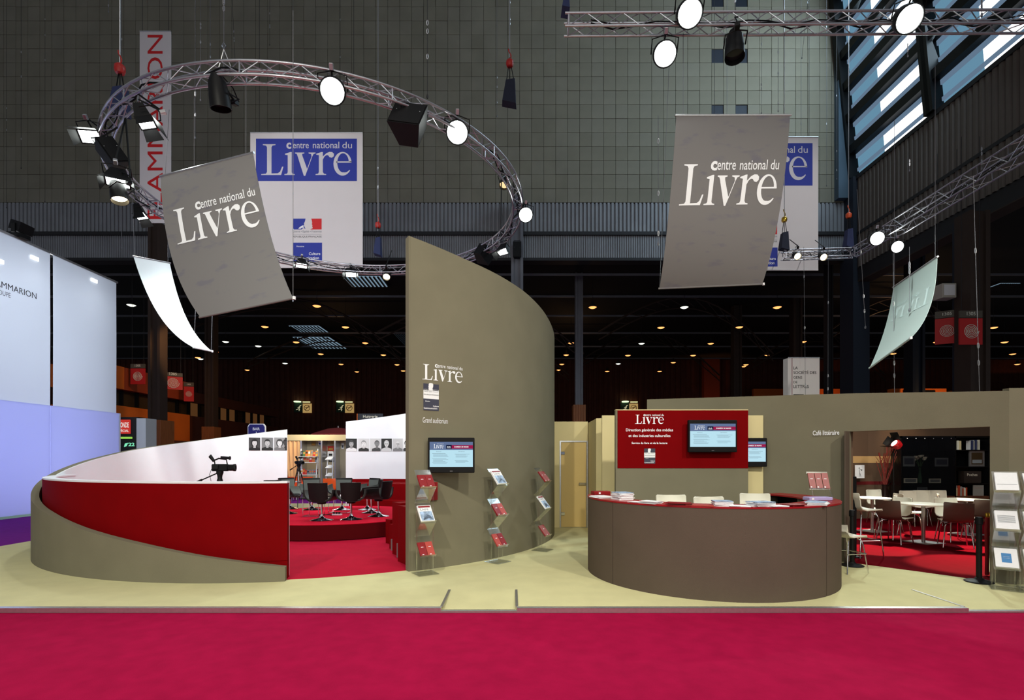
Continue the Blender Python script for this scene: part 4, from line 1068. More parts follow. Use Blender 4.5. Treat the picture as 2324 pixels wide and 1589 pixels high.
# cafe rear walls with stripes
M_CW = mat('cafe_brown_wall', rgb(98, 74, 56), .8, noise=.04, nscale=2)
M_CW2 = mat('cafe_beige_stripe', rgb(204, 162, 106), .8)
M_CW3 = mat('cafe_red_stripe', rgb(108, 12, 18), .8)
cb = thing('cafe_rear_wall', 'brown cafe rear wall with beige and dark red stripes', 'stand wall', (0, 0, 0))
for (a, b, c, d2) in ((7.9, 13.6, 9.43, 14.0), (9.43, 14.0, 13.4, 14.3)):
    wallseg(MB(), a, b, c, d2, 0, 2.75).build('wall_panel', M_CW, cb)
    dd = Vector((c-a, d2-b)).normalized(); n = Vector((dd.y, -dd.x))*.006
    e = (c, d2) if a < 9 else (a+1.25, b+.095)
    wallseg(MB(), a+n.x, b+n.y, e[0]+n.x, e[1]+n.y, 1.475, 1.655, .004).build('beige_stripe', M_CW2, cb)
    wallseg(MB(), a+n.x, b+n.y, e[0]+n.x, e[1]+n.y, .90, .985, .004).build('red_stripe', M_CW3, cb)
wallseg(MB(), 5.32, 8.25, 7.9, 13.6, 0, 2.6, .06).build('side_panel', M_CW, cb)
wallseg(MB(), 6.5, 6.8, 13.4, 9.0, 0, 2.45, -.04).build('near_panel', M_CW, cb)
wallseg(MB(), 13.4, 9.0, 13.4, 14.3, 0, 2.75, -.06).build('end_panel', M_CW, cb)
# framed line drawing
p = W(1950.5, 1070.5, 13.66)
t = thing('line_drawing', 'white sheet with a small figure drawing pinned to the brown cafe wall', 'picture', (p.x, p.y-.0, p.z), .255)
MB().box(-.15, .15, -.012, .0, -.17, .17).build('sheet', M_PAP, t)
MB().path([(-.03, -.014, -.13), (0, -.014, -.04), (-.02, -.014, .03), (.02, -.014, .06), (.06, -.014, .03)], .004, 4).path([(.03, -.014, -.13), (0, -.014, -.04)], .004, 4).path([(-.02+.018*math.cos(k), -.014, .085+.02*math.sin(k)) for k in range(7)], .004, 4).path([(.055+.012*math.cos(k), -.014, .04+.014*math.sin(k)) for k in range(7)], .006, 4).build('drawing', M_INK, t)
# dark glazed bookcase
BY = 13.3
bx0, bx1, bz0, bz1 = px2x(2045, BY), px2x(2246, BY), py2z(1126, BY), py2z(990, BY)
bc = thing('bookcase', 'tall black bookcase with dark glass doors at the back of the cafe', 'bookcase', (bx0, BY, 0))
bw = bx1-bx0; mid = px2x(2167, BY)-bx0
M_BK = mat('black_lacquer', rgb(10, 11, 13), .25)
MB().box(0, bw+.3, .32, .36, 0, bz1).build('back_panel', M_BK, bc)
for x in (0, mid, mid+.86): MB().box(x, x+.035, 0, .32, bz0-.1, bz1).build('side_panel', M_BK, bc)
MB().box(0, bw+.3, 0, .34, bz1-.04, bz1).build('top_panel', M_BK, bc)
MB().box(0, bw+.3, 0, .34, 0, bz0).build('plinth', mat('brown_wood_front', rgb(96, 56, 36), .55, noise=.12, nscale=4), bc, 'brown wood base')
SH = [py2z(1098, BY), py2z(1060, BY), py2z(1022, BY)]
for z in SH: MB().box(.03, bw+.26, .02, .32, z-.012, z+.012).build('shelf', M_BK, bc)
M_GL = mat('dark_glass', rgb(16, 20, 26), .06, spec=.8, alpha=.38)
for a, b in ((.04, mid*.5-.005), (mid*.5+.005, mid-.005)): MB().box(a, b, -.012, -.004, bz0+.02, bz1-.03).build('glass_door', M_GL, bc, 'dark glass door')
for k in range(6):
    xx = .15+k*(mid-.25)/5; MB().lathe([(.012, 0), (.001, .012)], 8).xf(Matrix.Translation((xx, -.012, bz1-.06)) @ Matrix.Rotation(PI/2, 4, 'X')).build('stud', M_CHR, bc)
rb = random.Random(11)
def books(x0, z, n, cols, lean, base):
    x = x0
    for q in range(n):
        wd = rb.uniform(.03, .06); h = rb.uniform(.19, .26); c = cols[q % len(cols)]
        o = thing('book', base % (q+1 if False else ('first', 'second', 'third', 'fourth', 'fifth', 'sixth', 'seventh')[q]), 'book', (bx0+x, BY+.05, z+.0125), 0, 'books in the black bookcase')
        MB().box(0, wd-.004, 0, .16, 0, h).build('block', M_PAP, o); MB().box(-.001, wd-.003, -.004, .02, 0, h+.003).build('spine', c, o)
        x += wd+.004
    return x
BKC = [M_SHW, mat('book_cream', rgb(206, 190, 150), .6), mat('book_navy', rgb(40, 48, 88), .6), mat('book_rust', rgb(170, 60, 30), .6), mat('book_grey', rgb(150, 148, 144), .6)]
books(mid+.10, SH[2], 2, [BKC[0], BKC[1]], 0, '%s pale book on the top shelf of the bookcase'); books(mid+.46, SH[2], 5, [BKC[2], BKC[4], BKC[2], BKC[4], BKC[0]], 0, '%s book of the dark row on the top shelf')
books(mid+.06, bz0-.012, 6, [BKC[1], BKC[3], BKC[4], BKC[3], BKC[0], BKC[3]], 0, '%s coloured book on the bottom shelf of the bookcase')
t = thing('album', 'wide pale book facing out on the bottom bookcase shelf', 'book', (bx0+mid+.52, BY+.06, bz0))
MB().box(0, .26, 0, .02, .002, .27).build('cover', BKC[4], t); MB().box(.03, .23, -.002, 0, .2, .205).build('print', M_LEAF, t)
t = thing('framed_photo', 'silver framed dark photo standing on the bookcase shelf', 'picture frame', (bx0+mid+.42, BY+.06, SH[1]+.0125))
MB().box(0, .38, 0, .02, 0, .40).box(.0, .38, .02, .03, 0, .40).build('frame', M_ALU, t); MB().box(.05, .33, -.003, 0, .05, .35).build('photo', M_DKG, t); MB().box(.07, .31, -.004, -.003, .08, .17).build('photo_foreground', M_GINK, t)
t = thing('dark_box', 'dark brown box with pale lettering on the bookcase shelf', 'box', (bx0+mid+.30, BY+.06, SH[0]+.0125))
MB().bbox(0, .42, 0, .2, 0, .30, .004).build('body', mat('dark_card', rgb(40, 30, 26), .6), t)
put(MB(), text('Poches', .06, .18, w=.26), lambda x, y: Vector((x, -.002, y))).build('lettering', M_SHW, t)
t = thing('flower_vase', 'white flowers in a slim green vase behind the dark glass door', 'vase', (bx0+.58, BY+.14, SH[0]+.0125))
MB().lathe([(.001,0),(.04,0),(.045,.1),(.02,.32),(.03,.36),(.024,.36),(.014,.32),(.001,.05)], 12).build('vase', mat('green_glass', rgb(60, 90, 70), .2), t, smooth=50)
for q in range(7):
    a = q*.9; tip = (.13*math.cos(a), .05*math.sin(a), .62+.05*math.sin(q*1.7)); MB().path([(0, 0, .3), (tip[0]*.4, tip[1]*.4, .48), tip], .005, 4).build('stem', mat('stem_green', rgb(64, 96, 48), .6), t)
    MB().lathe([(.001,-.02),(.035,0),(.05,.04),(.03,.045),(.001,.01)], 8, tip).build('flower', M_SHW, t)
for q, (x, z, w_, h_) in enumerate(((.16, SH[0], .34, .12), (.80, SH[0], .30, .11), (.14, SH[1], .30, .26), (.50, bz0, .26, .2), (.95, SH[1], .34, .22))):
    o = thing('card', ('pale card lying low behind the first glass door', 'pale card low behind the second glass door', 'grey print standing behind the first glass door', 'small card on the bookcase floor behind glass', 'dim print standing behind the second glass door')[q], 'card', (bx0+x, BY+.12, z+.0125), 0, 'cards behind the dark glass doors')
    MB().box(0, w_, 0, .012, 0, h_).build('sheet', M_SHW if q < 2 else M_GINK, o); MB().box(w_*.1, w_*.9, -.002, 0, h_*.2, h_*.8).build('print', M_GINK if q < 2 else M_NVY, o)
# purple neon strip, its glow put in as flat violet colour, and abstract black bent wire on the rear wall
p = W(2036, 1062, 13.95)
t = thing('violet_neon', 'narrow violet neon strip on the brown wall beside the bookcase', 'wall panel', (p.x, p.y, 0), .07)
MB().bbox(-.09, .09, 0, .03, 1.05, 1.75, .01).build('panel', mat('violet_glow_tone', rgb(150, 70, 160), .6), t)
t = thing('wire_sculpture', 'black angular wire sculpture on the wall behind the red branches', 'wall art', (W(2028, 1070, 13.9).x, 13.85, 0), .07)
for q, pts in enumerate((((-.18, 1.32), (-.08, 1.20), (.02, 1.34)), ((.14, 1.36), (.20, 1.22)), ((.14, 1.0), (.22, 1.14)), ((-.22, .86), (-.12, .98), (.06, .97), (.2, 1.0)))):
    MB().path([(x, 0, z) for x, z in pts], .014, 5).build('wire', M_BLKM, t)
# vase with red branches
p = W(2008, 1113, 13.5)
t = thing('branch_vase', 'dark vase with tall bare red branches in the cafe corner', 'vase', (p.x, p.y, .006))
MB().lathe([(.001,0),(.10,0),(.12,.2),(.09,.6),(.06,.86),(.075,.92),(.055,.9),(.05,.6),(.001,.1)], 18).build('vase', mat('dark_glaze', rgb(34, 20, 18), .2), t, smooth=50)
M_BRA = mat('red_branch', rgb(128, 36, 26), .6); rb2 = random.Random(4)
for k in range(13):
    a = rb2.uniform(0, 2*PI); s = rb2.uniform(.12, .5); h = rb2.uniform(1.45, 2.1); pts = [(0, 0, .75)]
    for q in range(1, 7):
        f = q/6; pts.append((math.cos(a)*s*f**1.3+rb2.uniform(-.015, .015), math.sin(a)*s*.5*f**1.3, .75+(h-.75)*f))
    mb = MB().path(pts, .007, 5); b = pts[3]; mb.path([b, (b[0]+rb2.uniform(-.12, .12), b[1], b[2]+.25), (b[0]+rb2.uniform(-.2, .2), b[1], b[2]+.5)], .005, 4); mb.build('branch', M_BRA, t)
# studio lamp on a black stand
p = W(2028, 1120, 12.6)
t = thing('studio_lamp', 'red studio lamp with black barn doors on a tall thin stand', 'lamp', (p.x, p.y, .006))
MB().bar((0, 0, .3), (0, 0, 1.72), .013, 8).bar((0, 0, .95), (0, 0, 1.0), .02, 8).build('stand', M_BLKM, t)
for k in range(3): MB().bar((0, 0, .42), (.35*math.cos(2.1*k+.4), .35*math.sin(2.1*k+.4), 0), .01, 6).build('leg', M_BLKM, t)
HL = Matrix.Translation((.06, 0, 1.92)) @ Matrix.Rotation(R_(35), 4, 'Y')
MB().lathe([(.001,-.1),(.09,-.09),(.115,-.02),(.12,.04),(.10,.05)], 16).xf(HL @ Matrix.Rotation(-PI/2, 4, 'Y')).build('lamp_head', mat('red_lamp_paint', rgb(190, 22, 30), .35), t, smooth=45)
for q, (cx_, cy_, cz_, ry) in enumerate(((-.13, 0, .15, .5), (-.13, 0, -.15, -.5))): MB().obox((0, 0, 0), (.20, .26, .006)).xf(HL @ Matrix.Translation((cx_, cy_, cz_)) @ Matrix.Rotation(ry, 4, 'Y')).build('barn_door', M_BLKM, t)
MB().obox((0, 0, 0), (.17, .006, .22)).xf(HL @ Matrix.Translation((-.12, .13, 0))).build('barn_door', M_BLKM, t)
MB().lathe([(.001, 0), (.085, 0)], 14).xf(HL @ Matrix.Translation((-.055, 0, 0)) @ Matrix.Rotation(-PI/2, 4, 'Y')).build('lens', emis('studio_lens', (1, .9, .7, 1), 2.5), t)
# cafe tables
def cafe_table(px, py, r, lb):
    g = G(px, py, .006); t = thing('cafe_table', lb, 'table', (g.x, g.y, .006), .3, 'round cafe tables')
    MB().lathe([(.001,.71),(r-.01,.71),(r,.716),(r,.732),(r-.006,.737),(.001,.737)], 36).build('tabletop', M_SHW, t, smooth=40)
    MB().lathe([(.032,.012),(.032,.71)], 14).build('column', mat('steel_brushed', rgb(170, 168, 165), .35, .8), t, smooth=40)
    MB().bbox(-.24, .24, -.24, .24, 0, .012, .003).build('base_plate', M_ALU, t); MB().lathe([(.001, .71), (.1, .708), (.1, .70), (.03, .69)], 12).build('collar', M_ALU, t)
    return t
cafe_table(1979.5, 1206, .35, 'round cafe table nearest the wall with the drawing')
cafe_table(2095.5, 1231.5, .39, 'round cafe table in the middle of the opening')
cafe_table(2195, 1213, .40, 'round cafe table partly hidden behind the brown chairs')
def cafe_chair(inner, outer):
    t = thing('cafe_chair', 'x', 'chair', (0, 0, 0), 0, 'shell chairs in the cafe')
    rows = shell_rows(.44, .455, .81, .43, .045)
    MB().sheet(rows, .008, off=.006).build('seat_shell', inner, t, smooth=50)
    MB().sheet(rows, .008, off=-.003).build('shell_back', outer, t, smooth=50)
    for sx in (-1, 1):
        for sy in (-1, 1):
            MB().path([(sx*.09, sy*.08, .43), (sx*.15, sy*.13, .425), (sx*.175, sy*.16, .38), (sx*.215, sy*.215, 0)], .0105, 8).build('leg', M_CHR, t, smooth=50)
    return t
ch1 = ch2 = None
CHS = [
       (2013, 1204, -80, 0, 'white cafe chair facing left at the table by the drawing'),
       (2001, 1188, 170, 0, 'small white chair back seen behind the table by the drawing'),
       (2030, 1232, 62, 1, 'brown backed cafe chair turned toward the middle table, on its near side'),
       (2026, 1222, -100, 1, 'brown backed cafe chair between the two nearer tables'),
       (2066, 1214, 128, 0, 'white cafe chair with its seat facing the middle table'),
       (2078, 1193, 175, 0, 'tall white chair back before the dark glass doors'),
       (2168, 1241, 28, 1, 'brown backed cafe chair nearest the entrance, at the middle table'),
       (2166, 1227.5, -175, 0, 'white cafe chair back right behind the brown chair at the middle table'),
       (2161, 1205, 130, 0, 'white cafe chair beside the half hidden table'),
       (2224, 1228, 15, 1, 'brown backed cafe chair by the stanchion, at the half hidden table'),
       (2108, 1191, 178, 1, 'brown chair back against the bookcase base'),
       (2144, 1191, 182, 1, 'second brown chair back against the bookcase base, beside the white one')]
for px, py, rz, kd, lb in CHS:
    g = G(px, py, .006)
    src = ch2 if kd else ch1
    if src is None:
        src = cafe_chair(M_SHW, M_SHB if kd else M_SHW); src.location = (g.x, g.y, .006); src.rotation_euler = (0, 0, -R_(rz)); src['label'] = lb
        if kd: ch2 = src
        else: ch1 = src
    else: dup(src, (g.x, g.y, .006), -R_(rz), lb)
# low bar stool and tall stool by the counter end
g = G(1938, 1288, 0)
stool((4.74, 7.47, 0), -1.35, 'low white seat on chrome legs beside the end of the counter', None, .50, .60).scale = (.8, .8, 1)
stool((5.69, 8.62, .006), -1.40, 'white high bar stool with back just inside the cafe opening', None, .755, 1.035)
# rope stanchions
def stanchion(px, py, h, lb):
    g = G(px, py, .0); t = thing('stanchion', lb, 'stanchion', (g.x, g.y, 0.0), 0, 'black barrier posts of the cafe opening')
    MB().lathe([(.001,0),(.15,0),(.155,.01),(.14,.022),(.06,.035),(.04,.06),(.001,.06)], 28).build('base', M_BLKM, t, smooth=50)
    MB().lathe([(.032,.05),(.032,h-.10)], 14).build('post', M_BLKM, t, smooth=40)
    MB().lathe([(.033,h-.10),(.042,h-.09),(.042,h-.02),(.034,h),(.001,h)], 14).build('belt_head', M_BLK, t, smooth=40)
    return t
stanchion(1934, 1284.5, .83, 'black barrier post at the counter side of the cafe opening')
stanchion(2222, 1321.5, .84, 'black barrier post at the rack side of the cafe opening')
g = G(1938, 1268, .006)
t = thing('speaker_column', 'slim black upright box standing just inside the cafe opening', 'loudspeaker', (g.x+.06, g.y+.15, .006))
MB().bbox(-.045, .045, -.06, .06, .02, 1.30, .006).build('body', M_BLK, t); MB().bbox(-.1, .1, -.12, .12, 0, .02, .004).build('foot', M_BLKM, t)
g = G(2243, 1308, .0)
t = thing('folded_barrier', 'folded red velvet barrier rope with chrome ends beside the post', 'barrier rope', (g.x+.01, g.y-.01, .0))
for k, x in enumerate((-.045, -.01, .03)):
    MB().path([(x, .02*(k % 2), .02), (x+.004, .02*(k % 2), .3), (x-.004, .02*(k % 2), .6), (x+.006, 0, .80)], .018, 8).build('rope', mat('red_velvet', rgb(128, 6, 18), .8), t, smooth=50)
    MB().lathe([(.02,0),(.022,.04),(.014,.06)], 10, (x+.006, 0, .80)).build('end_cap', M_GOLD, t, smooth=40)
MB().bar((-.02, -.025, .06), (-.015, -.02, .55), .010, 8).build('chrome_rod', M_CHR, t)
# rack with white papers by the cafe
r4 = rack((W(2279, 1000, 6.50).x, 6.48, 0), -.62, 'acrylic leaflet rack with white papers beside the cafe opening', .24)
r5 = rack((W(2345, 1000, 6.42).x, 6.40, 0), -.55, 'acrylic leaflet rack at the frame edge past the white paper rack', .24)
for k, (nm, art) in enumerate((('top', [(rect(-.09, .085, .09, .09), M_GINK)]), ('middle', [(rect(-.08, .08+.014*q, .08, .085+.014*q), M_GINK) for q in range(1, 9)]), ('bottom', [(rect(-.045, .07, .045, .20), mat('blue_print', rgb(64, 130, 190), .6)), (rect(-.03, .13, .03, .134), M_WINK), (rect(-.03, .15, .03, .154), M_WINK)]))):
    on_shelf(r4, k, 0, .205, .27, 7, M_PAP, 'paper_pile', 'pile of white %spapers on the %s shelf of the cafe rack' % ('blue squared ' if k == 2 else '', nm), 'papers', 'white papers in the cafe rack', art)
    on_shelf(r5, k, 0, .205, .27, 5, M_PAP, 'paper_pile', 'pile of white papers on the %s shelf of the frame edge rack' % nm, 'papers', 'white papers in the frame edge rack')
# cafe lamps: narrow warm beams on the red carpet and the rear wall
for (x, y, ax, ay, e, s) in ((8.1, 10.2, 6.4, 9.2, 3400, 18), (9.3, 9.0, 7.1, 7.95, 3400, 24), (9.2, 9.4, 8.15, 9.25, 3000, 15), (8.2, 12.4, 7.5, 11.4, 3400, 28), (9.6, 12.2, 9.0, 10.9, 2800, 24)):
    spot('cafe_spot', (x, y, 3.4), (ax, ay, 0), e, (1, .84, .6), s, .35, .03)
spot('cafe_spot', (10.0, 13.0, 3.2), (10.35, 14.1, 2.0), 46, (1, .74, .42), 60, .9, .03)
area('cafe_light', (8.6, 11.6, 3.4), (8.4, 11.4, 0), 45, 1.5, 1.5, (1, .85, .68))
# ------------------------------------------------------------------ white translucent stand on the left
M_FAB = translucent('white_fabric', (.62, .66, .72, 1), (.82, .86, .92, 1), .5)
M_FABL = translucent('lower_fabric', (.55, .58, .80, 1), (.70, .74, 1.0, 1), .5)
WXL = -13.7
ws = thing('white_stand', 'tall stand of white translucent fabric lit from inside, on purple carpet', 'exhibition stand', (0, 0, 0))
def fab(y0, y1, nm='fabric_panel'):
    N = 14; G_ = []
    for k in range(N+1):
        y = y0+(y1-y0)*k/N; G_.append([(WXL+.012*math.sin(k*.9), y, 3.16), (WXL+.008*math.sin(k*.9+1), y, 5.4), (WXL, y, 7.70)])
    return MB().sheet(G_, .004).build(nm, M_FAB, ws, smooth=50)
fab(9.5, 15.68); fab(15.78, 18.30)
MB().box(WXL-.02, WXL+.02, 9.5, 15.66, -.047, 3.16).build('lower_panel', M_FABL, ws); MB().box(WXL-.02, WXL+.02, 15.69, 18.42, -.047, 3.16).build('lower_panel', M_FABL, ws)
MB().box(WXL-.4, WXL+.02, 18.42, 18.48, -.047, 3.16).build('end_panel', mat('white_end', rgb(196, 204, 214), .6), ws)
MB().box(WXL-.02, WXL+.03, 9.5, 18.35, 7.66, 7.72).build('top_rail', M_ALU, ws); MB().box(WXL-.01, WXL+.03, 9.5, 18.42, -.047, .02).build('bottom_rail', mat('pale_green_edge', rgb(170, 210, 190), .4), ws)
MB().box(WXL-4, WXL-3.96, 9.5, 18.4, -.047, 7.5).build('rear_panel', M_WHT, ws)
def st_map(x, y): return Vector((WXL+.014, 0, 0)) + Vector((0, x, y))
z0 = EYE+(HY-679)*15.2/FPX
put(MB(), text('FLAMMARION', 15.22, z0-.0, w=1.42, h=.17, align='R'), st_map).build('lettering', M_INK, ws, 'dark lettering')
put(MB(), text('GROUPE', 14.43, z0-.20, w=.52, h=.13, align='R'), st_map).build('lettering', M_GINK, ws, 'grey lettering')
for (px, py) in ((8, 592), (88, 586), (222, 637)):
    d = FPX*13.55/(CX-px); z = EYE+(HY-py)*d/FPX
    MB().box(WXL+.02, WXL+.05, d-.12, d+.12, z-.05, z+.05).build('ceiling_lamp', emis('stand_lamp', (1, 1, .96, 1), 3), ws)
    point('stand_lamp_glow', (WXL-.55, d, z-.55), 26, (1, 1, .97), .15)
area('stand_glow', (WXL-1.7, 14.0, 5.4), (WXL, 14.0, 5.4), 270, 8, 4.0, (.92, .96, 1.0))
area('stand_glow_low', (WXL-1.6, 14.0, 1.6), (WXL, 14.0, 1.6), 190, 8, 2.8, (.80, .82, 1.0))
p = W(45, 523, 14.6)
t = thing('moving_light', 'black moving light on top of the white fabric stand', 'spotlight', (WXL, 14.75, 7.72))
MB().bbox(-.14, .14, -.16, .16, 0, .12, .01).build('base', M_BLK, t); MB().obox((.02, 0, .3), (.30, .42, .26), Matrix.Rotation(.3, 3, 'Y')).build('head', M_BLK, t); MB().box(-.05, .05, -.24, -.20, .1, .34).box(-.05, .05, .20, .24, .1, .34).build('yoke', M_BLKM, t)

# ------------------------------------------------------------------ trusses
def truss_straight(name, lb, P, Q, s, step, upv=Vector((0, 0, 1)), group=None, skip=0):
    P, Q = Vector(P), Vector(Q); t = thing(name, lb, 'truss', (0, 0, 0), 0, group)
    d = (Q-P).normalized(); sd = d.cross(upv).normalized(); up = sd.cross(d).normalized(); h = s/2; L = (Q-P).length
    cor = [(sd*a + up*b)*h for a, b in ((-1, -1), (1, -1), (1, 1), (-1, 1))]
    for c in cor: MB().bar(P+c-d*.06, Q+c+d*.06, .020, 10).build('chord', M_TRS, t, smooth=40)
    n = int(L/step)
    for f in range(4):
        a, b = cor[f], cor[(f+1) % 4]
        for k in range(n):
            u, v = (a, b) if k % 2 == 0 else (b, a)
            bar_obj('brace', P+d*(L*k/n)+u, P+d*(L*(k+1)/n)+v, .008, M_TRS, t)
    for e in (P, Q):
        for f in range(4): bar_obj('end_bar', e+cor[f], e+cor[(f+1) % 4], .014, M_TRS, t)
    # cable run inside
    pts = [P+d*(L*k/24)+sd*(.03*math.sin(k*1.7))+up*(-.03+.04*math.sin(k*2.3)) for k in range(1, 24)]
    MB().path(pts, .012, 5).build('cable', M_BLK, t); MB().path([q+up*.05+sd*.04*math.sin(i*2.1) for i, q in enumerate(pts)], .009, 5).build('cable', M_BLK, t)
    return t
truss_straight('straight_truss', 'long straight aluminium truss across the top of the view', (px2x(1290, 8.3), 8.3, 8.405), (9.2, 8.1, 8.30), .20, .27)
truss_straight('side_truss', 'aluminium truss running along the side wall above the cafe', (11.15, 15.6, 8.28), (10.95, 6.0, 8.28), .36, .40)
truss_straight('short_truss', 'short aluminium truss with two warm lamps before the half hidden white banner', (px2x(1780, 17.4), 17.4, 8.28), (px2x(1935, 17.2), 17.2, 8.28), .25, .34)
truss_straight('corner_truss', 'short angled truss joining the two trusses over the cafe', (px2x(1937, 17.2), 17.18, 8.28), (11.15, 15.75, 8.28), .25, .36)
# ring truss
RC = (-3.98, 11.93); RZC = 7.31; RO, RI = 4.21, 4.01; RH = .10
rt = thing('ring_truss', 'large circular aluminium truss hanging over the round auditorium', 'truss', (0, 0, 0))
def rp_(a, r, z): return Vector((RC[0]-math.sin(a)*r, RC[1]-math.cos(a)*r, z))
for r, z in ((RO, RZC+RH), (RI, RZC+RH), (RO, RZC-RH), (RI, RZC-RH)):
    MB().path([rp_(2*PI*k/120, r, z) for k in range(120)], .021, 8, True).build('chord', M_TRS, rt, smooth=50)
N = 92
jo = MB()
for k in range(N):
    a, b = 2*PI*k/N, 2*PI*(k+1)/N; s = 1 if k % 2 == 0 else -1
    bar_obj('brace', rp_(a, RO, RZC-RH*s), rp_(b, RO, RZC+RH*s), .008, M_TRS, rt)
    bar_obj('brace', rp_(a, RI, RZC-RH*s), rp_(b, RI, RZC+RH*s), .008, M_TRS, rt)
    for z in (RZC+RH, RZC-RH):
        bar_obj('brace', rp_(a, RO if s > 0 else RI, z), rp_(b, RI if s > 0 else RO, z), .008, M_TRS, rt)
for k in range(0, 12):
    a = 2*PI*k/12
    for z in (RZC+RH, RZC-RH): bar_obj('joint_bar', rp_(a, RO, z), rp_(a, RI, z), .012, M_TRS, rt)
    for r in (RO, RI): bar_obj('joint_bar', rp_(a, r, RZC-RH), rp_(a, r, RZC+RH), .012, M_TRS, rt)
rq = random.Random(9)
MB().path([rp_(2*PI*k/160, 4.11+.04*math.sin(k*1.3), RZC+.01+.05*math.sin(k*.77)) for k in range(140)], .013, 5).build('cable', M_BLK, rt)
MB().path([rp_(2*PI*k/150+.5, 4.10+.05*math.sin(k*.9), RZC-.02+.05*math.sin(k*.61)) for k in range(120)], .010, 5).build('cable', M_BLK, rt)

# ------------------------------------------------------------------ floods, spots and loudspeakers on the trusses
def flood_proto():
    t = thing('flood_light', 'x', 'floodlight', (0, 0, 0), 0, 'bright floods on the trusses')
    # local: beam along -Y, mounted upward
    hs = MB().raw([(-.17,-.10,-.11),(.17,-.10,-.11),(.17,-.10,.11),(-.17,-.10,.11),(-.11,.13,-.07),(.11,.13,-.07),(.11,.13,.07),(-.11,.13,.07)], [(4,5,6,7),(0,4,7,3),(1,2,6,5),(3,7,6,2),(0,1,5,4)]).build('housing', M_BLKM, t)
    for k in range(5): MB().box(-.10, .10, .13, .15, -.06+.028*k, -.05+.028*k).build('cooling_fin', M_BLKM, hs)
    G_ = [[(-.16+.32*i/6, -.100-.035*(1-((i-3)/3)**2)*(1-((j-2)/2)**2)-.004, -.10+.20*j/4) for j in range(5)] for i in range(7)]
    MB().sheet(G_).build('lens', M_LENS, t, 'glaring white lens', smooth=60)
    MB().box(-.18, .18, -.115, -.10, .10, .12).box(-.18, .18, -.115, -.10, -.12, -.10).box(-.18, -.16, -.115, -.10, -.10, .10).box(.16, .18, -.115, -.10, -.10, .10).build('lens_rim', M_BLK, hs)
    MB().raw([(-.17,-.11,.12),(.17,-.11,.12),(.24,-.30,.20),(-.24,-.30,.20)], [(0,1,2,3)]).build('barn_door', M_BLKM, t)
    for s in (-1, 1): MB().raw([(s*.18,-.11,-.10),(s*.18,-.11,.10),(s*.25,-.26,.14),(s*.25,-.26,-.12)], [(0,1,2,3)]).build('barn_door', M_BLKM, t)
    MB().path([(-.20,.01,0),(-.20,.01,.20),(0,.01,.24),(.20,.01,.20),(.20,.01,0)], .010, 5).build('yoke', M_BLKM, t)
    MB().bbox(-.03, .03, -.02, .04, .24, .33, .006).build('clamp', M_ALU, t)
    return t
def fresnel_proto():
    t = thing('flood_light', 'x', 'floodlight', (0, 0, 0), 0, 'bright floods on the trusses')
    RX = Matrix.Rotation(-PI/2, 4, 'X')
    hs = MB().lathe([(.001,.20),(.12,.19),(.17,.12),(.19,-.02),(.19,-.12),(.175,-.12),(.17,-.08)], 22).xf(RX).build('housing', M_BLKM, t, smooth=45)
    for k in range(4): MB().box(-.09, .09, .19, .215, -.06+.035*k, -.045+.035*k).build('cooling_fin', M_BLKM, hs)
    MB().lathe([(.001,-.185),(.07,-.175),(.13,-.145),(.172,-.095)], 22).xf(RX).build('lens', M_LENS, t, 'glaring white lens', smooth=60)
    MB().path([(.182*math.cos(2*PI*k/24), -.12, .182*math.sin(2*PI*k/24)) for k in range(24)], .012, 6, True).build('lens_rim', M_BLK, hs)
    MB().path([(-.21,.01,0),(-.21,.01,.20),(0,.01,.25),(.21,.01,.20),(.21,.01,0)], .010, 5).build('yoke', M_BLKM, t)
    MB().bbox(-.03, .03, -.02, .04, .25, .34, .006).build('clamp', M_ALU, t)
    return t
def orient(o, loc, aim):
    d = (Vector(aim)-Vector(loc)).normalized(); y = -d; x = Vector((0, 0, 1)).cross(d); x = x.normalized() if x.length > 1e-4 else Vector((1, 0, 0))
    z = x.cross(y).normalized(); o.rotation_euler = Matrix((x, y, z)).transposed().to_euler(); o.location = loc
FL = [(757, 206, 8.15, (-1.6, 0, 1.0), 'dazzling flood under the near side of the ring truss', 1.0),
      (1037, 300, 9.0, (.5, 0, 1.0), 'dazzling flood on the ring truss right of the black loudspeaker', 1.0),
      (1192, 487, 11.9, (1.5, 1.0, 1.0), 'greenish white flood at the outer side of the ring truss nearest the cladding', .85),
      (1143, 565, 13.6, (-2, 11, 0), 'white flood tilted down at the rear of the ring above the tall wall', .9),
      (210, 307, 9.6, (-6.5, 3, 1.0), 'white flood at the outer left bend of the ring truss', .95),
      (325, 262, 9.0, (-3.5, 9, .5), 'wide white flood hanging inside the ring before the vertical banner', 1.0),
      (268, 402, 10.6, (-5.0, 6, .5), 'white flood below the dark loudspeaker on the ring', .95),
      (316, 480, 12.2, (-6.0, 12, 0), 'flood angled down at the lower edge of the vertical banner', .95),
      (684, 597, 14.9, (-4, 11, 0), 'small flood at the rear of the ring under the blue print', .9),
      (797, 618, 15.4, (-4, 11, 0), 'small flood at the rear of the ring by the skylight', .9),
      (1563, 30, 8.0, (1.8, 0, 1.0), 'dazzling flood on top of the straight truss', 1.0),
      (1507, 122, 8.3, (1.6, 0, 1.2), 'dazzling flood hanging below the straight truss', .95),
      (2058, 42, 8.0, (4, 0, 1.0), 'dazzling flood on the straight truss before the windows', 1.0),
      (1988, 541, 15.6, (6, 0, 1.0), 'larger green white flood at the corner of the side truss', 1.05),
      (2034, 560, 15.55, (6.5, 0, 1.0), 'lower green white flood hanging under the side truss', .9)]
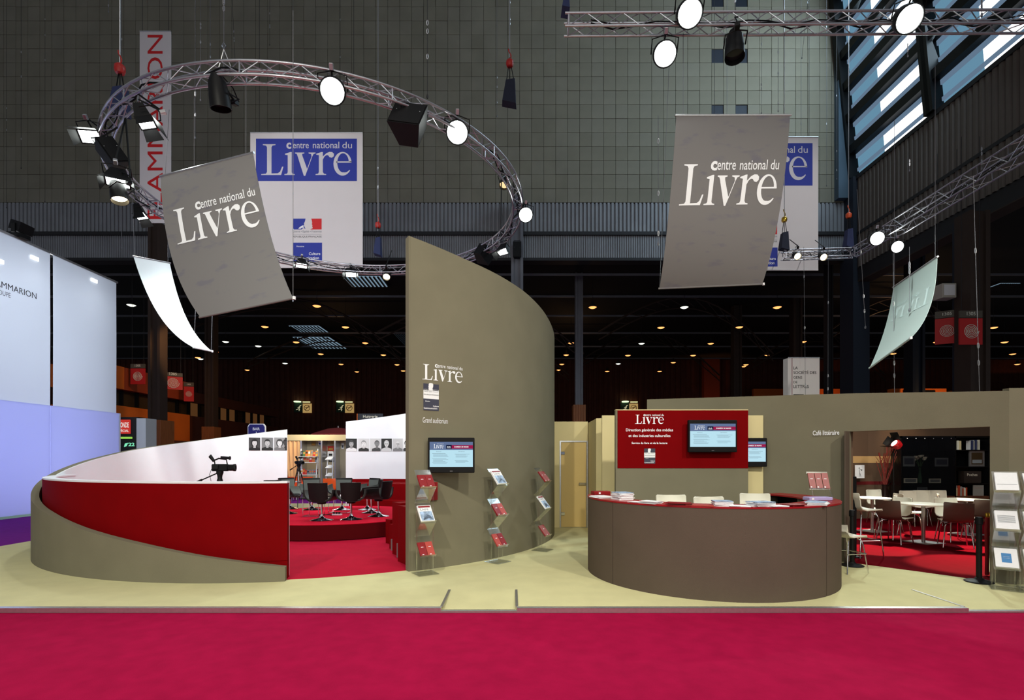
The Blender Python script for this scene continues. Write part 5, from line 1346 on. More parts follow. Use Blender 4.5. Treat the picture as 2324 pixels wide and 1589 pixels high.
def ring_depth(px, back):
    u = (px-CX)/FPX; r = (RO+RI)/2; a = u*u+1; b = -2*(u*RC[0]+RC[1]); c = RC[0]**2+RC[1]**2-r*r; D = b*b-4*a*c
    return -b/2/a if D < 0 else (-b+(1 if back else -1)*math.sqrt(D))/2/a
def hang(o, l):
    """short rod from the clamp up to the ring chord"""
    bpy.context.view_layer.update()
    v = Vector((l.x-RC[0], l.y-RC[1])); v = v.normalized()*(RI if v.length < (RO+RI)/2 else RO)
    M = o.matrix_basis; p = M @ Vector((0, 0, .30)); q = Vector((RC[0]+v.x, RC[1]+v.y, RZC-RH))
    if (q-p).length < .02: return
    Mi = M.inverted(); MB().bar(Mi @ p, Mi @ q, .014, 6).build('hanger', M_BLKM, o)
RING = {757: 0, 1037: 0, 1192: 1, 1143: 1, 210: 0, 325: 0, 268: 0, 268.5: 0, 316: 1, 684: 1, 797: 1, 497: 0, 1145: 1, 878: 1}
PF = {}
for k, (px, py, d, aim, lb, sc_) in enumerate(FL):
    if px in RING: d = ring_depth(px, RING[px])
    l = W(px, py, d); kd = k in (0, 1, 2, 10, 11, 12, 13, 14)
    if kd not in PF: PF[kd] = o = (fresnel_proto if kd else flood_proto)(); o['label'] = lb
    else: o = dup(PF[kd], l, 0, lb)
    orient(o, l, aim); o.scale = (sc_,)*3
    if px in RING: hang(o, l)
def par_proto(lens):
    t = thing('par_can', 'x', 'spotlight', (0, 0, 0), 0, 'can spotlights on the trusses')
    MB().lathe([(.001,.22),(.06,.21),(.10,.12),(.115,-.05),(.12,-.16),(.112,-.16),(.105,-.04)], 18).xf(Matrix.Rotation(-PI/2, 4, 'X')).build('can', M_BLKM, t, smooth=45)
    MB().lathe([(.001, 0), (.105, 0)], 16).xf(Matrix.Translation((0, -.10, 0)) @ Matrix.Rotation(PI/2, 4, 'X')).build('lens', lens, t)
    MB().path([(-.125,0,0),(-.125,0,.18),(0,0,.22),(.125,0,.18),(.125,0,0)], .009, 5).build('yoke', M_BLKM, t); MB().bbox(-.03, .03, -.02, .04, .22, .30, .006).build('clamp', M_BLKM, t)
    MB().path([(0, .2, 0), (.02, .26, .1), (-.02, .16, .24), (0, .05, .34)], .008, 5).build('cable', M_BLK, t)
    return t
M_DL = mat('unlit_lens', rgb(40, 44, 50), .1)
PC = [(497, 214, 8.1, (-4.0, 9.3, 0), 0, 'unlit black can spotlight under the near top of the ring', 1.25),
      (1145, 413, 10.9, (-1.5, 9, 0), 1, 'small black spotlight with faint warm lens on the right bend of the ring', 1.0),
      (1667, 105, 8.2, (3.1, 7.0, 0), 0, 'unlit black can spotlight hanging from the straight truss', 1.25)]
pd = pw = None
M_WL = emis('faint_warm_lens', (1, .7, .35, 1), 1.2)
for px, py, d, aim, kd, lb, sc_ in PC:
    if px in RING: d = ring_depth(px, RING[px])
    l = W(px, py, d)
    if kd == 0 and pd is None: pd = o = par_proto(M_DL); o['label'] = lb
    elif kd == 1 and pw is None: pw = o = par_proto(M_WL); o['label'] = lb
    else: o = dup(pw if kd else pd, l, 0, lb)
    orient(o, l, aim); o.scale = (sc_,)*3
    if px in RING: hang(o, l)
pv = None
for px, py, d, aim, lb, sc_ in ((268.5, 434, 10.7, (-5, 8, 0), 'warm can spotlight at the left bend of the ring', 1.1), (878, 624, 15.6, (-3, 9, 0), 'round warm spotlight at the rear of the ring beside the tall wall', .95),
                         (1807, 580, 17.1, (8, 6, 1), 'first warm lamp on the short truss', .95), (1866, 582, 17.0, (8.5, 6, 1), 'second warm lamp on the short truss', .95)):
    if px in RING: d = ring_depth(px, RING[px])
    l = W(px, py, d)
    if pv is None: pv = o = par_proto(M_LENSW); o['label'] = lb
    else: o = dup(pv, l, 0, lb)
    orient(o, l, aim); o.scale = (sc_,)*3
    if px in RING: hang(o, l)
sp_back = {931: 0, 252: 0, 1096: 1}
def speaker(px, py, d, w_, h_, dp, rot, lb):
    d = ring_depth(px, sp_back[px]) if px in sp_back else d
    t = thing('loudspeaker', lb, 'loudspeaker', W(px, py, d), 0, 'black loudspeakers on the ring'); t.rotation_euler = rot
    MB().prism([(-w_/2, -dp/2), (w_/2, -dp/2), (w_*.3, dp/2), (-w_*.3, dp/2)], -h_/2, h_/2).build('cabinet', M_BLK, t); MB().box(-w_/2+.02, w_/2-.02, -dp/2-.012, -dp/2-.002, -h_/2+.02, h_/2-.02).build('grille', M_BLKM, t)
    for sx in (-1, 1): MB().lathe([(.008, 0), (.001, .006)], 6).xf(Matrix.Translation((sx*w_*.36, -dp/2-.013, h_*.12)) @ Matrix.Rotation(PI/2, 4, 'X')).build('badge', M_ALU, t)
    MB().path([(-w_*.4, 0, h_/2), (-w_*.4, 0, h_/2+.09), (w_*.4, 0, h_/2+.09), (w_*.4, 0, h_/2)], .012, 5).build('bracket', M_BLKM, t)
    if px in sp_back: hang(t, W(px, py, d))
    return t
speaker(931, 284, 8.65, .54, .46, .40, (R_(-22), R_(12), R_(-8)), 'wide black loudspeaker tilted down from the near side of the ring')
speaker(252, 353, 10.2, .28, .46, .30, (R_(-20), R_(-28), R_(55)), 'dark loudspeaker between two floods on the left bend of the ring')
speaker(1096, 577, 13.8, .40, .34, .42, (R_(25), R_(-20), R_(150)), 'black loudspeaker seen from behind at the rear of the ring')
speaker(1173.5, 568, 26.83, .42, .78, .3, (0, 0, 0), 'small black loudspeaker fixed to the grey column')

# ------------------------------------------------------------------ page-like hanging banners
def bez(p0, p1, p2, t): return p0*(1-t)**2 + p1*2*t*(1-t) + p2*t*t
M_PAGE = mat('grey_page', rgb(120, 117, 116), .85, noise=.0)
def page_mat():
    m = M_PAGE; nt = m.node_tree; b = nt.nodes['Principled BSDF']
    tc = nt.nodes.new('ShaderNodeTexCoord'); mp = nt.nodes.new('ShaderNodeMapping'); mp.inputs['Rotation'].default_value = (0, .45, 0); mp.inputs['Scale'].default_value = (2.2, 2.2, 6)
    n = nt.nodes.new('ShaderNodeTexNoise'); n.inputs['Scale'].default_value = 1.3; n.inputs['Detail'].default_value = 3
    r = nt.nodes.new('ShaderNodeValToRGB'); r.color_ramp.elements[0].position = .30; r.color_ramp.elements[0].color = rgb(106, 104, 112); r.color_ramp.elements[1].position = .42; r.color_ramp.elements[1].color = rgb(116, 114, 114)
    nt.links.new(tc.outputs['Object'], mp.inputs[0]); nt.links.new(mp.outputs[0], n.inputs['Vector']); nt.links.new(n.outputs['Fac'], r.inputs[0]); nt.links.new(r.outputs[0], b.inputs['Base Color'])
page_mat()
def page(name, lb, L3, R3, m, flip=1, logo_at=None, wires=(), nu=10, nv=26, logo_m=M_WINK, th=.008, grp='curved page banners'):
    """L3, R3: three control points of the two side edges (top, middle, bottom)"""
    t = thing(name, lb, 'banner', (0, 0, 0), 0, grp)
    L3 = [Vector(p) for p in L3]; R3 = [Vector(p) for p in R3]
    S = lambda u, s: bez(*L3, s).lerp(bez(*R3, s), u)
    cl = MB().sheet([[S(i/nu, j/nv) for j in range(nv+1)] for i in range(nu+1)], th).build('cloth', m, t, smooth=60)
    a, b = L3[0], R3[0]; e = (b-a).normalized()*.02
    MB().bar(a-e, b+e, .018, 8).build('top_rail', M_ALU, t); a2, b2 = L3[2], R3[2]; e2 = (b2-a2).normalized()*.02
    MB().bar(a2-e2, b2+e2, .016, 8).build('bottom_rail', m, t); MB().lathe([(.02,-.02),(.02,.02)], 8, tuple(b2+e2)).build('rail_end', M_PAP, t)
    for f, s, top in wires:
        q = S(f, s); MB().bar(q, (q.x+top[0], q.y+top[1], top[2]), .004, 5).build('suspension_wire', M_COLM, t)
    if logo_at:
        u0, s0, uw, sh = logo_at       # left, baseline, width and cap height in sheet coordinates
        def fn(x, y):
            u = u0+uw*x/2.74; s = s0-sh*y; p = S(u, s)
            n = (S(min(1, u+.02), s)-S(u-.02, s)).cross(S(u, s+.02)-S(u, s-.02)).normalized()
            if n.dot(Vector((0, 0, EYE))-p) < 0: n = -n
            return p+n*(th/2+.006)*flip
        put(MB(), finer(LOGO, .25, .16), fn).build('lettering', logo_m, cl, 'white lettering' if logo_m is M_WINK else 'faint lettering showing through')
    return t
K = .86
def WK(px, py, d): return W(px, py, d*K)
page('page_banner', 'tilted grey page banner with white lettering inside the ring truss',
     [WK(365, 400, 9.8), WK(372, 612, 9.55), WK(455, 720, 8.72)], [WK(574, 347, 9.05), WK(610, 560, 8.75), WK(665, 677, 7.69)], M_PAGE,
     logo_at=(.10, .435, .86, .222), wires=((.38, 0, (0, 0, 7.18)), (.93, 0, (0, 0, 7.18)), (1, 1, (0, 0, 7.2)), (0.05, 0, (0, .1, 7.2))))
page('page_banner', 'large straight grey page banner with white lettering under the straight truss',
     [W(1535, 262, 8.3), W(1520, 500, 8.35), W(1497, 655, 9.2)], [W(1793, 261, 8.3), W(1778, 500, 8.35), W(1730, 645, 8.98)], M_PAGE,
     logo_at=(.085, .458, .86, .218), wires=((.06, 0, (0, 0, 8.28)), (.95, 0, (0, 0, 8.28)), (0, 1, (0, -.6, 8.28))))
M_PGW = translucent('white_page', (.86, .88, .88, 1), (.8, .9, .9, 1), .35)
pgw = page('page_banner', 'narrow bright white page banner curling below the tilted grey one',
     [W(303, 582, 11.2), W(352, 745, 11.4), W(440, 789, 10.6)], [W(385, 597, 12.0), W(414, 745, 12.2), W(480, 797, 11.0)], M_PGW,
     wires=((0.03, 0, (-.05, 0, 7.25)), (.95, 0, (-.0, 0, 7.25)), (.02, 1, (.1, 0, 7.25)), (.98, 1, (.1, 0, 7.25))))
page('page_banner', 'pale green white page banner seen from behind over the cafe wall',
     [W(2028, 652, 10.2), W(2016, 748, 10.3), W(1974, 835, 9.6)], [W(2127, 583, 8.7), W(2126, 712, 8.8), W(2066, 768, 8.3)], translucent('pale_page', (.66, .74, .72, 1), (.62, .74, .70, 1), .4),
     logo_at=(.94, .46, -.86, .20), logo_m=mat('faint_letter', rgb(206, 222, 220), .8), wires=((.02, 0, (0, 0, 8.1)), (.96, 0, (0, 0, 8.1))))

# ------------------------------------------------------------------ flat banners hung before the back wall
def flat_banner(x0, y0, x1, y1, d, lb, nm='hanging_banner'):
    a = W(x0, y1, d); b = W(x1, y0, d); t = thing(nm, lb, 'banner', ((a.x+b.x)/2, d, a.z))
    w_, h_ = b.x-a.x, b.z-a.z
    cl = MB().box(-w_/2, w_/2, 0, .02, 0, h_).build('cloth', M_BAN, t); MB().bar((-w_/2, .01, h_), (w_/2, .01, h_), .025, 8).build('top_rail', M_ALU, t); MB().bar((-w_/2, .01, 0), (w_/2, .01, 0), .02, 8).build('bottom_rail', M_BAN, t)
    for s in (-.42, .42): MB().bar((s*w_, .01, h_), (s*w_, .01, 27.0-a.z), .008, 5).build('suspension_wire', M_DRK, t)
    return cl, w_, h_
def bpart(t, vf, n, m, nm, lb=None): return put(MB(), vf, lambda x, y: Vector((x, -.003*n, y))).build(nm, m, t, lb)
for (x0, y0, x1, y1, d, lb) in ((568, 301, 823, 607, 18.0, 'white banner with blue field and flag emblem behind the ring'), (1601, 311, 1857, 613, 18.2, 'white banner with blue field half hidden by the straight grey page')):
    t, w_, h_ = flat_banner(x0, y0, x1, y1, d, lb)
    u = w_/255; X = lambda px: (px-127.5)*u; Z = lambda py: h_-py*u
    bpart(t, rect(X(13), Z(110), X(242), Z(14)), 1, M_BLUE, 'blue_field')
    bpart(t, shift(WORD, X(25), Z(96.5), 206*u/2.74, 70*u), 2, mat('banner_letter', rgb(214, 212, 218), .8), 'lettering')
    bpart(t, join(text('c', X(82), Z(37), h=14*u, bold=.035), text('entre', X(97), Z(36), w=36*u, h=12*u, bold=.006), text('national', X(142), Z(36), w=60*u, h=15*u, bold=.006), text('du', X(209), Z(36), w=22*u, h=15*u)), 2, mat('banner_letter', rgb(214, 212, 218), .8), 'lettering')
    ex, ez, ew = X(97), Z(220), 65*u
    bl, rd, lk = emblem(ew)
    for pts, m, n in ((bl, M_BLUE, 1), (rd, M_RINK, 1), (lk, M_WINK, 2)): bpart(t, poly([(a+ex, b+ez) for a, b in pts]), n, m, 'emblem_piece')
    bpart(t, text('Liberté • Égalité • Fraternité', X(97), Z(228), w=65*u, h=7*u), 1, M_GINK, 'motto'); bpart(t, rect(X(97), Z(231.5), X(162), Z(231)), 1, M_GINK, 'rule')
    bpart(t, text('RÉPUBLIQUE FRANÇAISE', X(97), Z(239), w=65*u, h=6*u), 1, M_INK, 'motto')
    bpart(t, rect(X(97), Z(293), X(163), Z(250)), 1, M_BLUE, 'blue_field'); bpart(t, text('Ministère', X(105), Z(260), w=17*u), 2, M_WINK, 'ministry_name')
    bpart(t, text('Culture', X(133), Z(278), w=26*u, bold=.015), 2, M_WINK, 'ministry_name'); bpart(t, text('Communication', X(98), Z(288), w=58*u, bold=.015), 2, M_WINK, 'ministry_name')
t, w_, h_ = flat_banner(317, 71, 388, 505, 20.0, 'tall narrow white banner with red vertical lettering left of the ring')
u = w_/71
vs, fs = text('FLAMMARION', 0, 0, w=418*u, h=35*u)
bpart(t, ([(w_*.24-y, x+h_*.018) for x, y in vs], fs), 1, M_RINK, 'lettering', 'red lettering')
# signboard of the neighbouring stand
D_ = 14.5; a = W(1788, 905, D_); b = W(1860, 811, D_)
t = thing('tall_signboard', 'white signboard with black capitals standing behind the cafe wall', 'sign', ((a.x+b.x)/2, D_, 0)); w_ = b.x-a.x; u = w_/72; zt = b.z
MB().box(-w_/2, w_/2, 0, .25, 0, zt).build('board', M_BAN, t); MB().box(-w_/2, w_/2, -.01, .26, zt-.02, zt).build('top_edge', M_ALU, t)
bpart(t, rect(-w_/2+9*u, .1, -w_/2+10.2*u, zt), 1, mat('wine_ink', rgb(120, 20, 50), .7), 'vertical_rule')
for q, s in enumerate(('LA', 'SOCIÉTÉ DES', 'GENS', 'DE', 'LETTRES')):
    ww = {'LA': 10, 'SOCIÉTÉ DES': 52, 'GENS': 20, 'DE': 9, 'LETTRES': 35}[s]; bpart(t, text(s, -w_/2+12.5*u, zt-(27.5+10.6*q)*u, w=ww*u, bold=.01), 1, M_INK, 'lettering')
bpart(t, rect(-w_/2+12.5*u, zt-96*u, -w_/2+36*u, zt-84*u), 1, M_INK, 'footer_box'); bpart(t, text('SGDL', -w_/2+14*u, zt-94*u, w=20*u, bold=.01), 2, M_WINK, 'lettering')

# ------------------------------------------------------------------ pendant lamps of the far hall
def pendant(lens, nm, lb, grp):
    t = thing(nm, lb, 'pendant lamp', (0, 0, 0), 0, grp)
    MB().lathe([(.03,.42),(.07,.40),(.10,.25),(.20,.10),(.25,.02),(.24,.0)], 16).build('shade', M_DRK, t, smooth=45); MB().lathe([(.001, -.07), (.13, -.055), (.25, .01)], 16).build('lit_disc', lens, t); MB().bar((0, 0, .42), (0, 0, 2.205), .012, 5).build('rod', M_DRK, t)
    return t
LW = [(719,695),(601,742),(784,743),(672,777),(829,779),(728,804),(870,806),(774,827),(810,844),(561,840),(901,828),(915,842),(489,799),(1345,698),(1764,698),(1500,744),(1678,743),(1296,779),(1613,780),(1285,806),(1425,807),(1573,807),(1275,827),(1528,823),(1267,840),(1378,843),(1497,843),(1742,806),(1693,828),(1688,832),(1823,776),(2027,803),(2065,826),(2126,777),(2228,696),(2255,744),(2280,777),(2298,804),(2309,827),(449,812)]
LC = [(298,693),(512,776),(455,815),(1553,698),(1456,780),(1403,826),(1884,804),(586,786),(647,825)]
pl = pendant(M_SODW, 'pendant_lamp', 'glowing orange pendant lamp hanging in the dark far hall', 'orange pendant lamps of the far hall'); pc = pendant(M_COOL, 'pendant_lamp', 'white pendant lamp hanging in the dark far hall', 'white pendant lamps of the far hall')
for src, lst in ((pl, LW), (pc, LC)):
    for k, (px, py) in enumerate(lst):
        d = 9.4*FPX/(HY-py); l = W(px, py, d)
        if k == 0: src.location = l
        else: dup(src, l, 0)

# ------------------------------------------------------------------ signs in the hall
def spiral_pts(r, turns, n=70): return [(r*(k/n)*math.cos(2*PI*turns*k/n), r*(k/n)*math.sin(2*PI*turns*k/n)) for k in range(n+1)]
def aisle_sign(px0, py0, px1, py1, d, rz, lb, num='1305', band=.21):
    a = W(px0, py1, d); b = W(px1, py0, d); w_, h_ = (b.x-a.x)/max(.4, math.cos(rz)), b.z-a.z
    t = thing('aisle_sign', lb, 'sign', ((a.x+b.x)/2, d, a.z), rz, 'hanging aisle signs with a spiral')
    MB().box(-w_/2, w_/2, 0, .05, 0, h_*(1-band)-.02).build('red_board', mat('sign_red', rgb(196, 30, 30), .6), t); MB().box(-w_/2, w_/2, 0, .05, h_*(1-band), h_).build('number_band', mat('sign_brown', rgb(84, 76, 64), .6), t)
    bpart(t, text(num, 0, h_*(1-band*.68), w=w_*.38, align='C', bold=.01), 1, M_SHW, 'number')
    cy = h_*(1-band)*.5; R0 = w_*.33
    MB().path([(x, -.012, cy+y) for x, y in spiral_pts(R0, 5)], R0*.042, 5).build('spiral', M_SHW, t)
    MB().bar((-w_*.4, .025, h_), (-w_*.4, .025, 13.21-a.z), .01, 5).build('hanger', M_DRK, t); MB().bar((w_*.4, .025, h_), (w_*.4, .025, 13.21-a.z), .01, 5).build('hanger', M_DRK, t)
    return t
aisle_sign(296, 826, 329, 872, 28.75, 0, 'lit red aisle sign with pale spiral left of the wood cased column')
aisle_sign(377, 846, 409, 884, 29, .5, 'dark aisle sign with spiral right of the wood cased column')
aisle_sign(419, 868, 438, 911, 33, .3, 'narrow dim red aisle sign before the mezzanine windows')
aisle_sign(2178, 705, 2230, 782, 19.07, 0, 'bright red aisle sign with pale spiral on the rust column')
aisle_sign(2131, 705, 2168, 780, 20.0, -.55, 'dark aisle sign with spiral beside the bright red one')
def exit_sign(px, py, d, lb):
    p = W(px, py, d); t = thing('exit_sign', lb, 'sign', p, 0, 'green exit signs on the far wall'); s = d/FPX
    MB().box(-10*s, 10*s, 0, .1, -13*s, 9*s).build('board', mat('exit_green', rgb(6, 40, 20), .6), t); MB().lathe([(.001, 0), (8*s, 0), (8*s, 2.4*s), (.001, 2.4*s)], 14, (0, -.25, 9.5*s)).build('light', emis('exit_light', (.75, 1, .6, 1), 1.3), t)
    mb = MB()
    for vf in (poly([(3*s, 3*s), (5*s, 3.5*s), (6*s, 1.5*s), (4*s, .5*s)]), poly([(0, -1*s), (3.5*s, 1*s), (5*s, -1*s), (2*s, -5*s)]), poly([(2*s, -4*s), (4*s, -5.5*s), (2.5*s, -10*s), (1*s, -9.5*s), (2*s, -6*s)]), poly([(1*s, -4*s), (2.5*s, -5.5*s), (-5*s, -8*s), (-5*s, -6.5*s)]), poly([(4*s, 0), (7.5*s, 3.5*s), (7*s, 4.3*s), (3*s, 1*s)]), poly([(0, -1*s), (-2*s, -2.5*s), (-1*s, -3.2*s), (1*s, -2*s)])): put(mb, vf, lambda x, y: Vector((x, -.02, y)))
    mb.build('running_figure', emis('sign_pale', (.75, .70, .42, 1), .6), t); return t
def smoke_sign(px, py, d, lb):
    p = W(px, py, d); s = d/FPX; t = thing('no_smoking_sign', lb, 'sign', p, 0, 'no smoking signs on the far wall')
    MB().box(-10*s, 10*s, 0, .1, -11*s, 10*s).build('board', emis('sign_amber', (.62, .40, .14, 1), .62), t); MB().box(-8*s, 8*s, -.3, -.1, 12*s, 14*s).build('light', emis('sign_light', (.9, .85, .4, 1), 1.1), t)
    mm = mat('sign_dark_red', rgb(96, 22, 16), .7)
    MB().path([(6.4*s*math.cos(2*PI*k/24), -.03, 6.4*s*math.sin(2*PI*k/24)) for k in range(24)], .7*s, 4, True).build('ring', mm, t); MB().bar((-4.3*s, -.03, -4.3*s), (4.3*s, -.03, 4.3*s), .7*s, 4).build('slash', mm, t); MB().bar((-4.5*s, -.03, .5*s), (4.5*s, -.03, 1.5*s), .6*s, 4).build('cigarette', mm, t)
    return t
for k, (px, lb) in enumerate(((677, 'near the camera opening'), (773, 'before the tall wall'), (1418, 'above the red panel'))):
    exit_sign(px, 923, FD-.215, 'green exit sign with running figure, the one '+lb); smoke_sign(px+20, 926, FD-.215, 'amber no smoking sign beside the exit sign '+lb)

# ------------------------------------------------------------------ stalls behind the auditorium
SY = 22.0
s2 = thing('book_stall', 'small beige stall with bookshelves seen through the auditorium gap', 'exhibition stand', (0, SY, 0)); sx = lambda px: px2x(px, SY); szz = lambda py: py2z(py, SY)
MW = mat('stall_beige', rgb(176, 164, 140), .7)
MB().box(sx(640), sx(830), .05, .15, -.05, szz(1000)).build('rear_panel', MW, s2); MB().box(sx(640), sx(815), -.5, .1, szz(1001), szz(988)).build('fascia', mat('stall_fascia', rgb(200, 184, 142), .7), s2)
for px in (694, 739.5, 769): MB().box(sx(px)-.03, sx(px)+.03, -.5, .1, -.05, szz(1001)).build('post', M_ALU, s2)
G_ = [[Vector((sx(652)+(sx(691)-sx(652))*(i/12)*(1-.45*(j/9)**1.5*(1-i/12)) + (sx(691)-sx(652))*.45*(j/9)**1.5*(1-i/12)*1.0, -.45+.05*math.sin(i*2.2), szz(1002)+(szz(1105)-szz(1002))*j/9)) for j in range(10)] for i in range(13)]
MB().sheet(G_, .008).build('curtain', mat('peach_curtain', rgb(226, 180, 130), .8), s2, smooth=60); MB().box(sx(640), sx(692), .0, .04, -.05, szz(1002)).build('orange_panel', mat('stall_orange', rgb(190, 92, 20), .7), s2)
def poster(px, py, wp, hp, m, lb, m2=None):
    o = tag(MB().box(-wp*SY/FPX/2, wp*SY/FPX/2, 0, .01, -hp*SY/FPX/2, hp*SY/FPX/2).build('poster', m), lb, 'poster', 'posters on the stall wall'); o.location = (sx(px), SY+.035, szz(py))
    q = MB().box(-wp*SY/FPX*.35, wp*SY/FPX*.35, -.004, -.001, -hp*SY/FPX*.3, hp*SY/FPX*.1).build('print', m2 or M_GINK, o); return o
MY = mat('poster_yellow', rgb(200, 150, 60), .6); MRd = mat('poster_red', rgb(196, 40, 30), .6); MT = mat('poster_tan', rgb(168, 130, 90), .6)
for a in ((711, 1007, 10, 10, MT, 'tan poster above the bookshelf', MY), (727, 1006, 11, 10, M_PAP, 'white poster with blue spots above the bookshelf', M_BLUE), (750, 1018, 14, 11, MRd, 'red poster on the stall wall', MY), (749, 1031, 13, 12, M_PAP, 'white poster with dark shape under the red one', M_INK), (752, 1043, 13, 11, M_INK, 'dark poster lowest in its column', M_GINK), (764, 1010, 8, 14, M_PAP, 'tall white poster near the ladder rack', M_INK), (763, 1031, 8, 13, MY, 'yellow poster beside the ladder rack', M_SHW), (777, 1012, 6, 14, M_PAP, 'white poster behind the ladder rack top', M_NVY), (753, 1004, 7, 7, MY, 'small yellow poster under the fascia', MT)): poster(*a)
# ladder bookshelf
def ladder_shelf(px0, px1, lev, y, lb, back=.0):
    t = thing('ladder_shelf', lb, 'bookshelf', (sx((px0+px1)/2), y, -.047)); w_ = (px1-px0)*SY/FPX; top = szz(lev[0])+.047
    for s in (-1, 1): MB().bar((s*w_/2, -.35, 0), (s*w_/2*.92, .05, top+.3), .02, 6).build('upright', M_WHT, t); MB().bar((s*w_/2, .25, 0), (s*w_/2*.92, .08, top+.3), .016, 6).build('rear_upright', M_WHT, t)
    for py in lev: z = szz(py)+.047; MB().box(-w_/2, w_/2, -.22, .06, z-.02, z).build('shelf', M_WHT, t)
    return t
ladder_shelf(697, 737, (1036, 1049, 1076), SY-.75, 'white sloping ladder bookshelf full of books in the beige stall')
lr = thing('ladder_rack', 'narrow white ladder rack at the edge of the white wall', 'rack', (sx(770), SY-1.2, -.047)); hh = szz(1027)+.047
for q, (xa, xb) in enumerate(((-.17, -.05), (.13, .13))): MB().bar((xa, -.1, 0), (xb, .05, hh), .02, 6).build('upright', M_WHT, lr)
for py in (1040, 1058, 1075, 1094):
    z = szz(py)+.047; MB().sheet([[(-.12, -.15, z-.06), (.13, -.15, z-.06)], [(-.08, .1, z+.06), (.13, .1, z+.06)]], .015).build('shelf', M_WHT, lr)
MB().bar((-.05, .05, hh), (.13, .05, hh), .02, 6).build('top_bar', M_WHT, lr)
rb3 = random.Random(21)
BC3 = [M_PAP, MRd, M_INK, MY, mat('book_green', rgb(70, 110, 60), .6), MT, M_GINK, mat('book_orange', rgb(206, 100, 30), .6)]
for py, nn_ in ((1036, 7), (1049, 6), (1076, 8)):
    z = szz(py); word = {1036: 'top', 1049: 'middle', 1076: 'bottom'}[py]
    for q in range(nn_):
        c = rb3.choice(BC3); hgt_ = rb3.uniform(.17, .26); wd = .72/nn_*.9; x = sx(698.5)+.72*(q+.5)/nn_*.98; lb = '%s book from the left facing out on the %s ladder shelf' % (('first', 'second', 'third', 'fourth', 'fifth', 'sixth', 'seventh', 'eighth')[q], word)
        o = thing('book', lb, 'book', (x, SY-.80, z+.004), 0, 'books on the ladder bookshelf'); R0 = Matrix.Rotation(-.25, 4, 'X')
        MB().box(-wd/2, wd/2, 0, .02, 0, hgt_).xf(R0).build('cover', c, o); MB().box(-wd*.35, wd*.35, -.003, 0, hgt_*.45, hgt_*.8).xf(R0).build('print', rb3.choice(BC3), o)
# white table with papers, orange chairs
t = thing('stall_table', 'white covered table with papers in front of the peach curtain', 'table', (sx(675), SY-1.6, -.047)); 
MB().box(-.62, .62, -.35, .35, .72, .75).build('tabletop', M_WHT, t); MB().box(-.62, .62, -.36, -.35, .60, .75).build('cloth_front', M_PAP, t)
for s in (-1, 1):
    for s2_ in (-1, 1): MB().bar((s*.56, s2_*.3, 0), (s*.56, s2_*.3, .72), .02, 6).build('leg', M_ALU, t)
def orange_chair(px, y, lb, rz):
    t = thing('orange_chair', lb, 'chair', (px2x(px, y), y, -.047), rz, 'orange chairs of the stall'); mo = mat('orange_plastic', rgb(238, 84, 12), .45)
    MB().sheet(shell_rows(.46, .45, .90, .42), .02).build('seat_shell', mo, t, smooth=50)
    for sx_ in (-1, 1):
        for sy_ in (-1, 1): MB().bar((sx_*.15, sy_*.14, .44), (sx_*.2, sy_*.2, 0), .012, 6).build('leg', M_CHR, t)
orange_chair(751, 19.6, 'orange chair seen behind the black tub chairs', .1); orange_chair(692, 20.9, 'orange chair behind the white covered table', PI); orange_chair(660, 20.9, 'orange chair half hidden by the white spiral wall', PI)
t = thing('red_parasol', 'dark red parasol top showing above the beige stall', 'parasol', (sx(762)*1.12, SY+3, 0)); MB().lathe([(.001, 3.05), (.5, 2.98), (1.3, 2.72), (1.32, 2.62)], 8).build('canopy', mat('wine_cloth', rgb(120, 30, 34), .8), t); MB().bar((0, 0, -.05), (0, 0, 3.12), .025, 6).build('pole', M_ALU, t)
# bar and oyster signs, neighbouring booth
t = thing('bar_sign', 'blue rounded sign with white lettering above the white spiral wall', 'sign', W(584, 990, 19)); u = 19/FPX
rr_ = [(-20*u, -24*u), (20*u, -24*u), (20*u, 22*u), (16*u, 28*u), (-16*u, 28*u), (-20*u, 22*u)]
o = MB().prism(rr_, 0, .06).xf(Matrix.Rotation(PI/2, 4, 'X')).build('border', M_PAP, t); MB().prism([(a*.92, b*.93) for a, b in rr_], .061, .07).xf(Matrix.Rotation(PI/2, 4, 'X')).build('board', mat('bar_blue', rgb(26, 24, 112), .5), t)
put(MB(), text('BAR', 0, 13*u, w=16*u, align='C', bold=.02), lambda x, y: Vector((x, -.075, y))).build('lettering', M_WINK, t); put(MB(), text('À', 0, 1*u, h=9*u, align='C', bold=.02), lambda x, y: Vector((x, -.075, y))).build('lettering', M_WINK, t); MB().bar((0, -.03, -24*u), (0, -.03, -2.4), .02, 6).build('post', M_ALU, t)
t = thing('bistro_sign', 'dark navy sign with pale lettering above the white portrait wall', 'sign', W(840, 946, 21)); u = 21/FPX
MB().box(-29*u, 29*u, 0, .06, -14*u, 7*u).build('board', M_NAVY, t); MB().box(-30*u, -28.5*u, -.01, .06, -14*u, 7*u).build('edge', M_ORG, t); put(MB(), text('Huitrerie', -16*u, -2.5*u, w=33*u, bold=.01), lambda x, y: Vector((x, -.01, y))).build('lettering', M_SHW, t); MB().bar((0, .03, -14*u), (0, .03, -3.31), .03, 6).build('post', M_DRK, t)
BD2 = 20.0
t = thing('dark_booth', 'dark booth with red and white sign and grey side beyond the white stand', 'exhibition stand', (px2x(300, BD2), BD2, -.047)); u = BD2/FPX
MB().box(-32*u, 14*u, 0, .5, 0, 96*u+EYE-.0).build('front', M_BLK, t); MB().box(14*u, 35*u, -.1, .5, 0, 93*u+EYE).build('side', mat('booth_grey', rgb(150, 158, 164), .6), t)
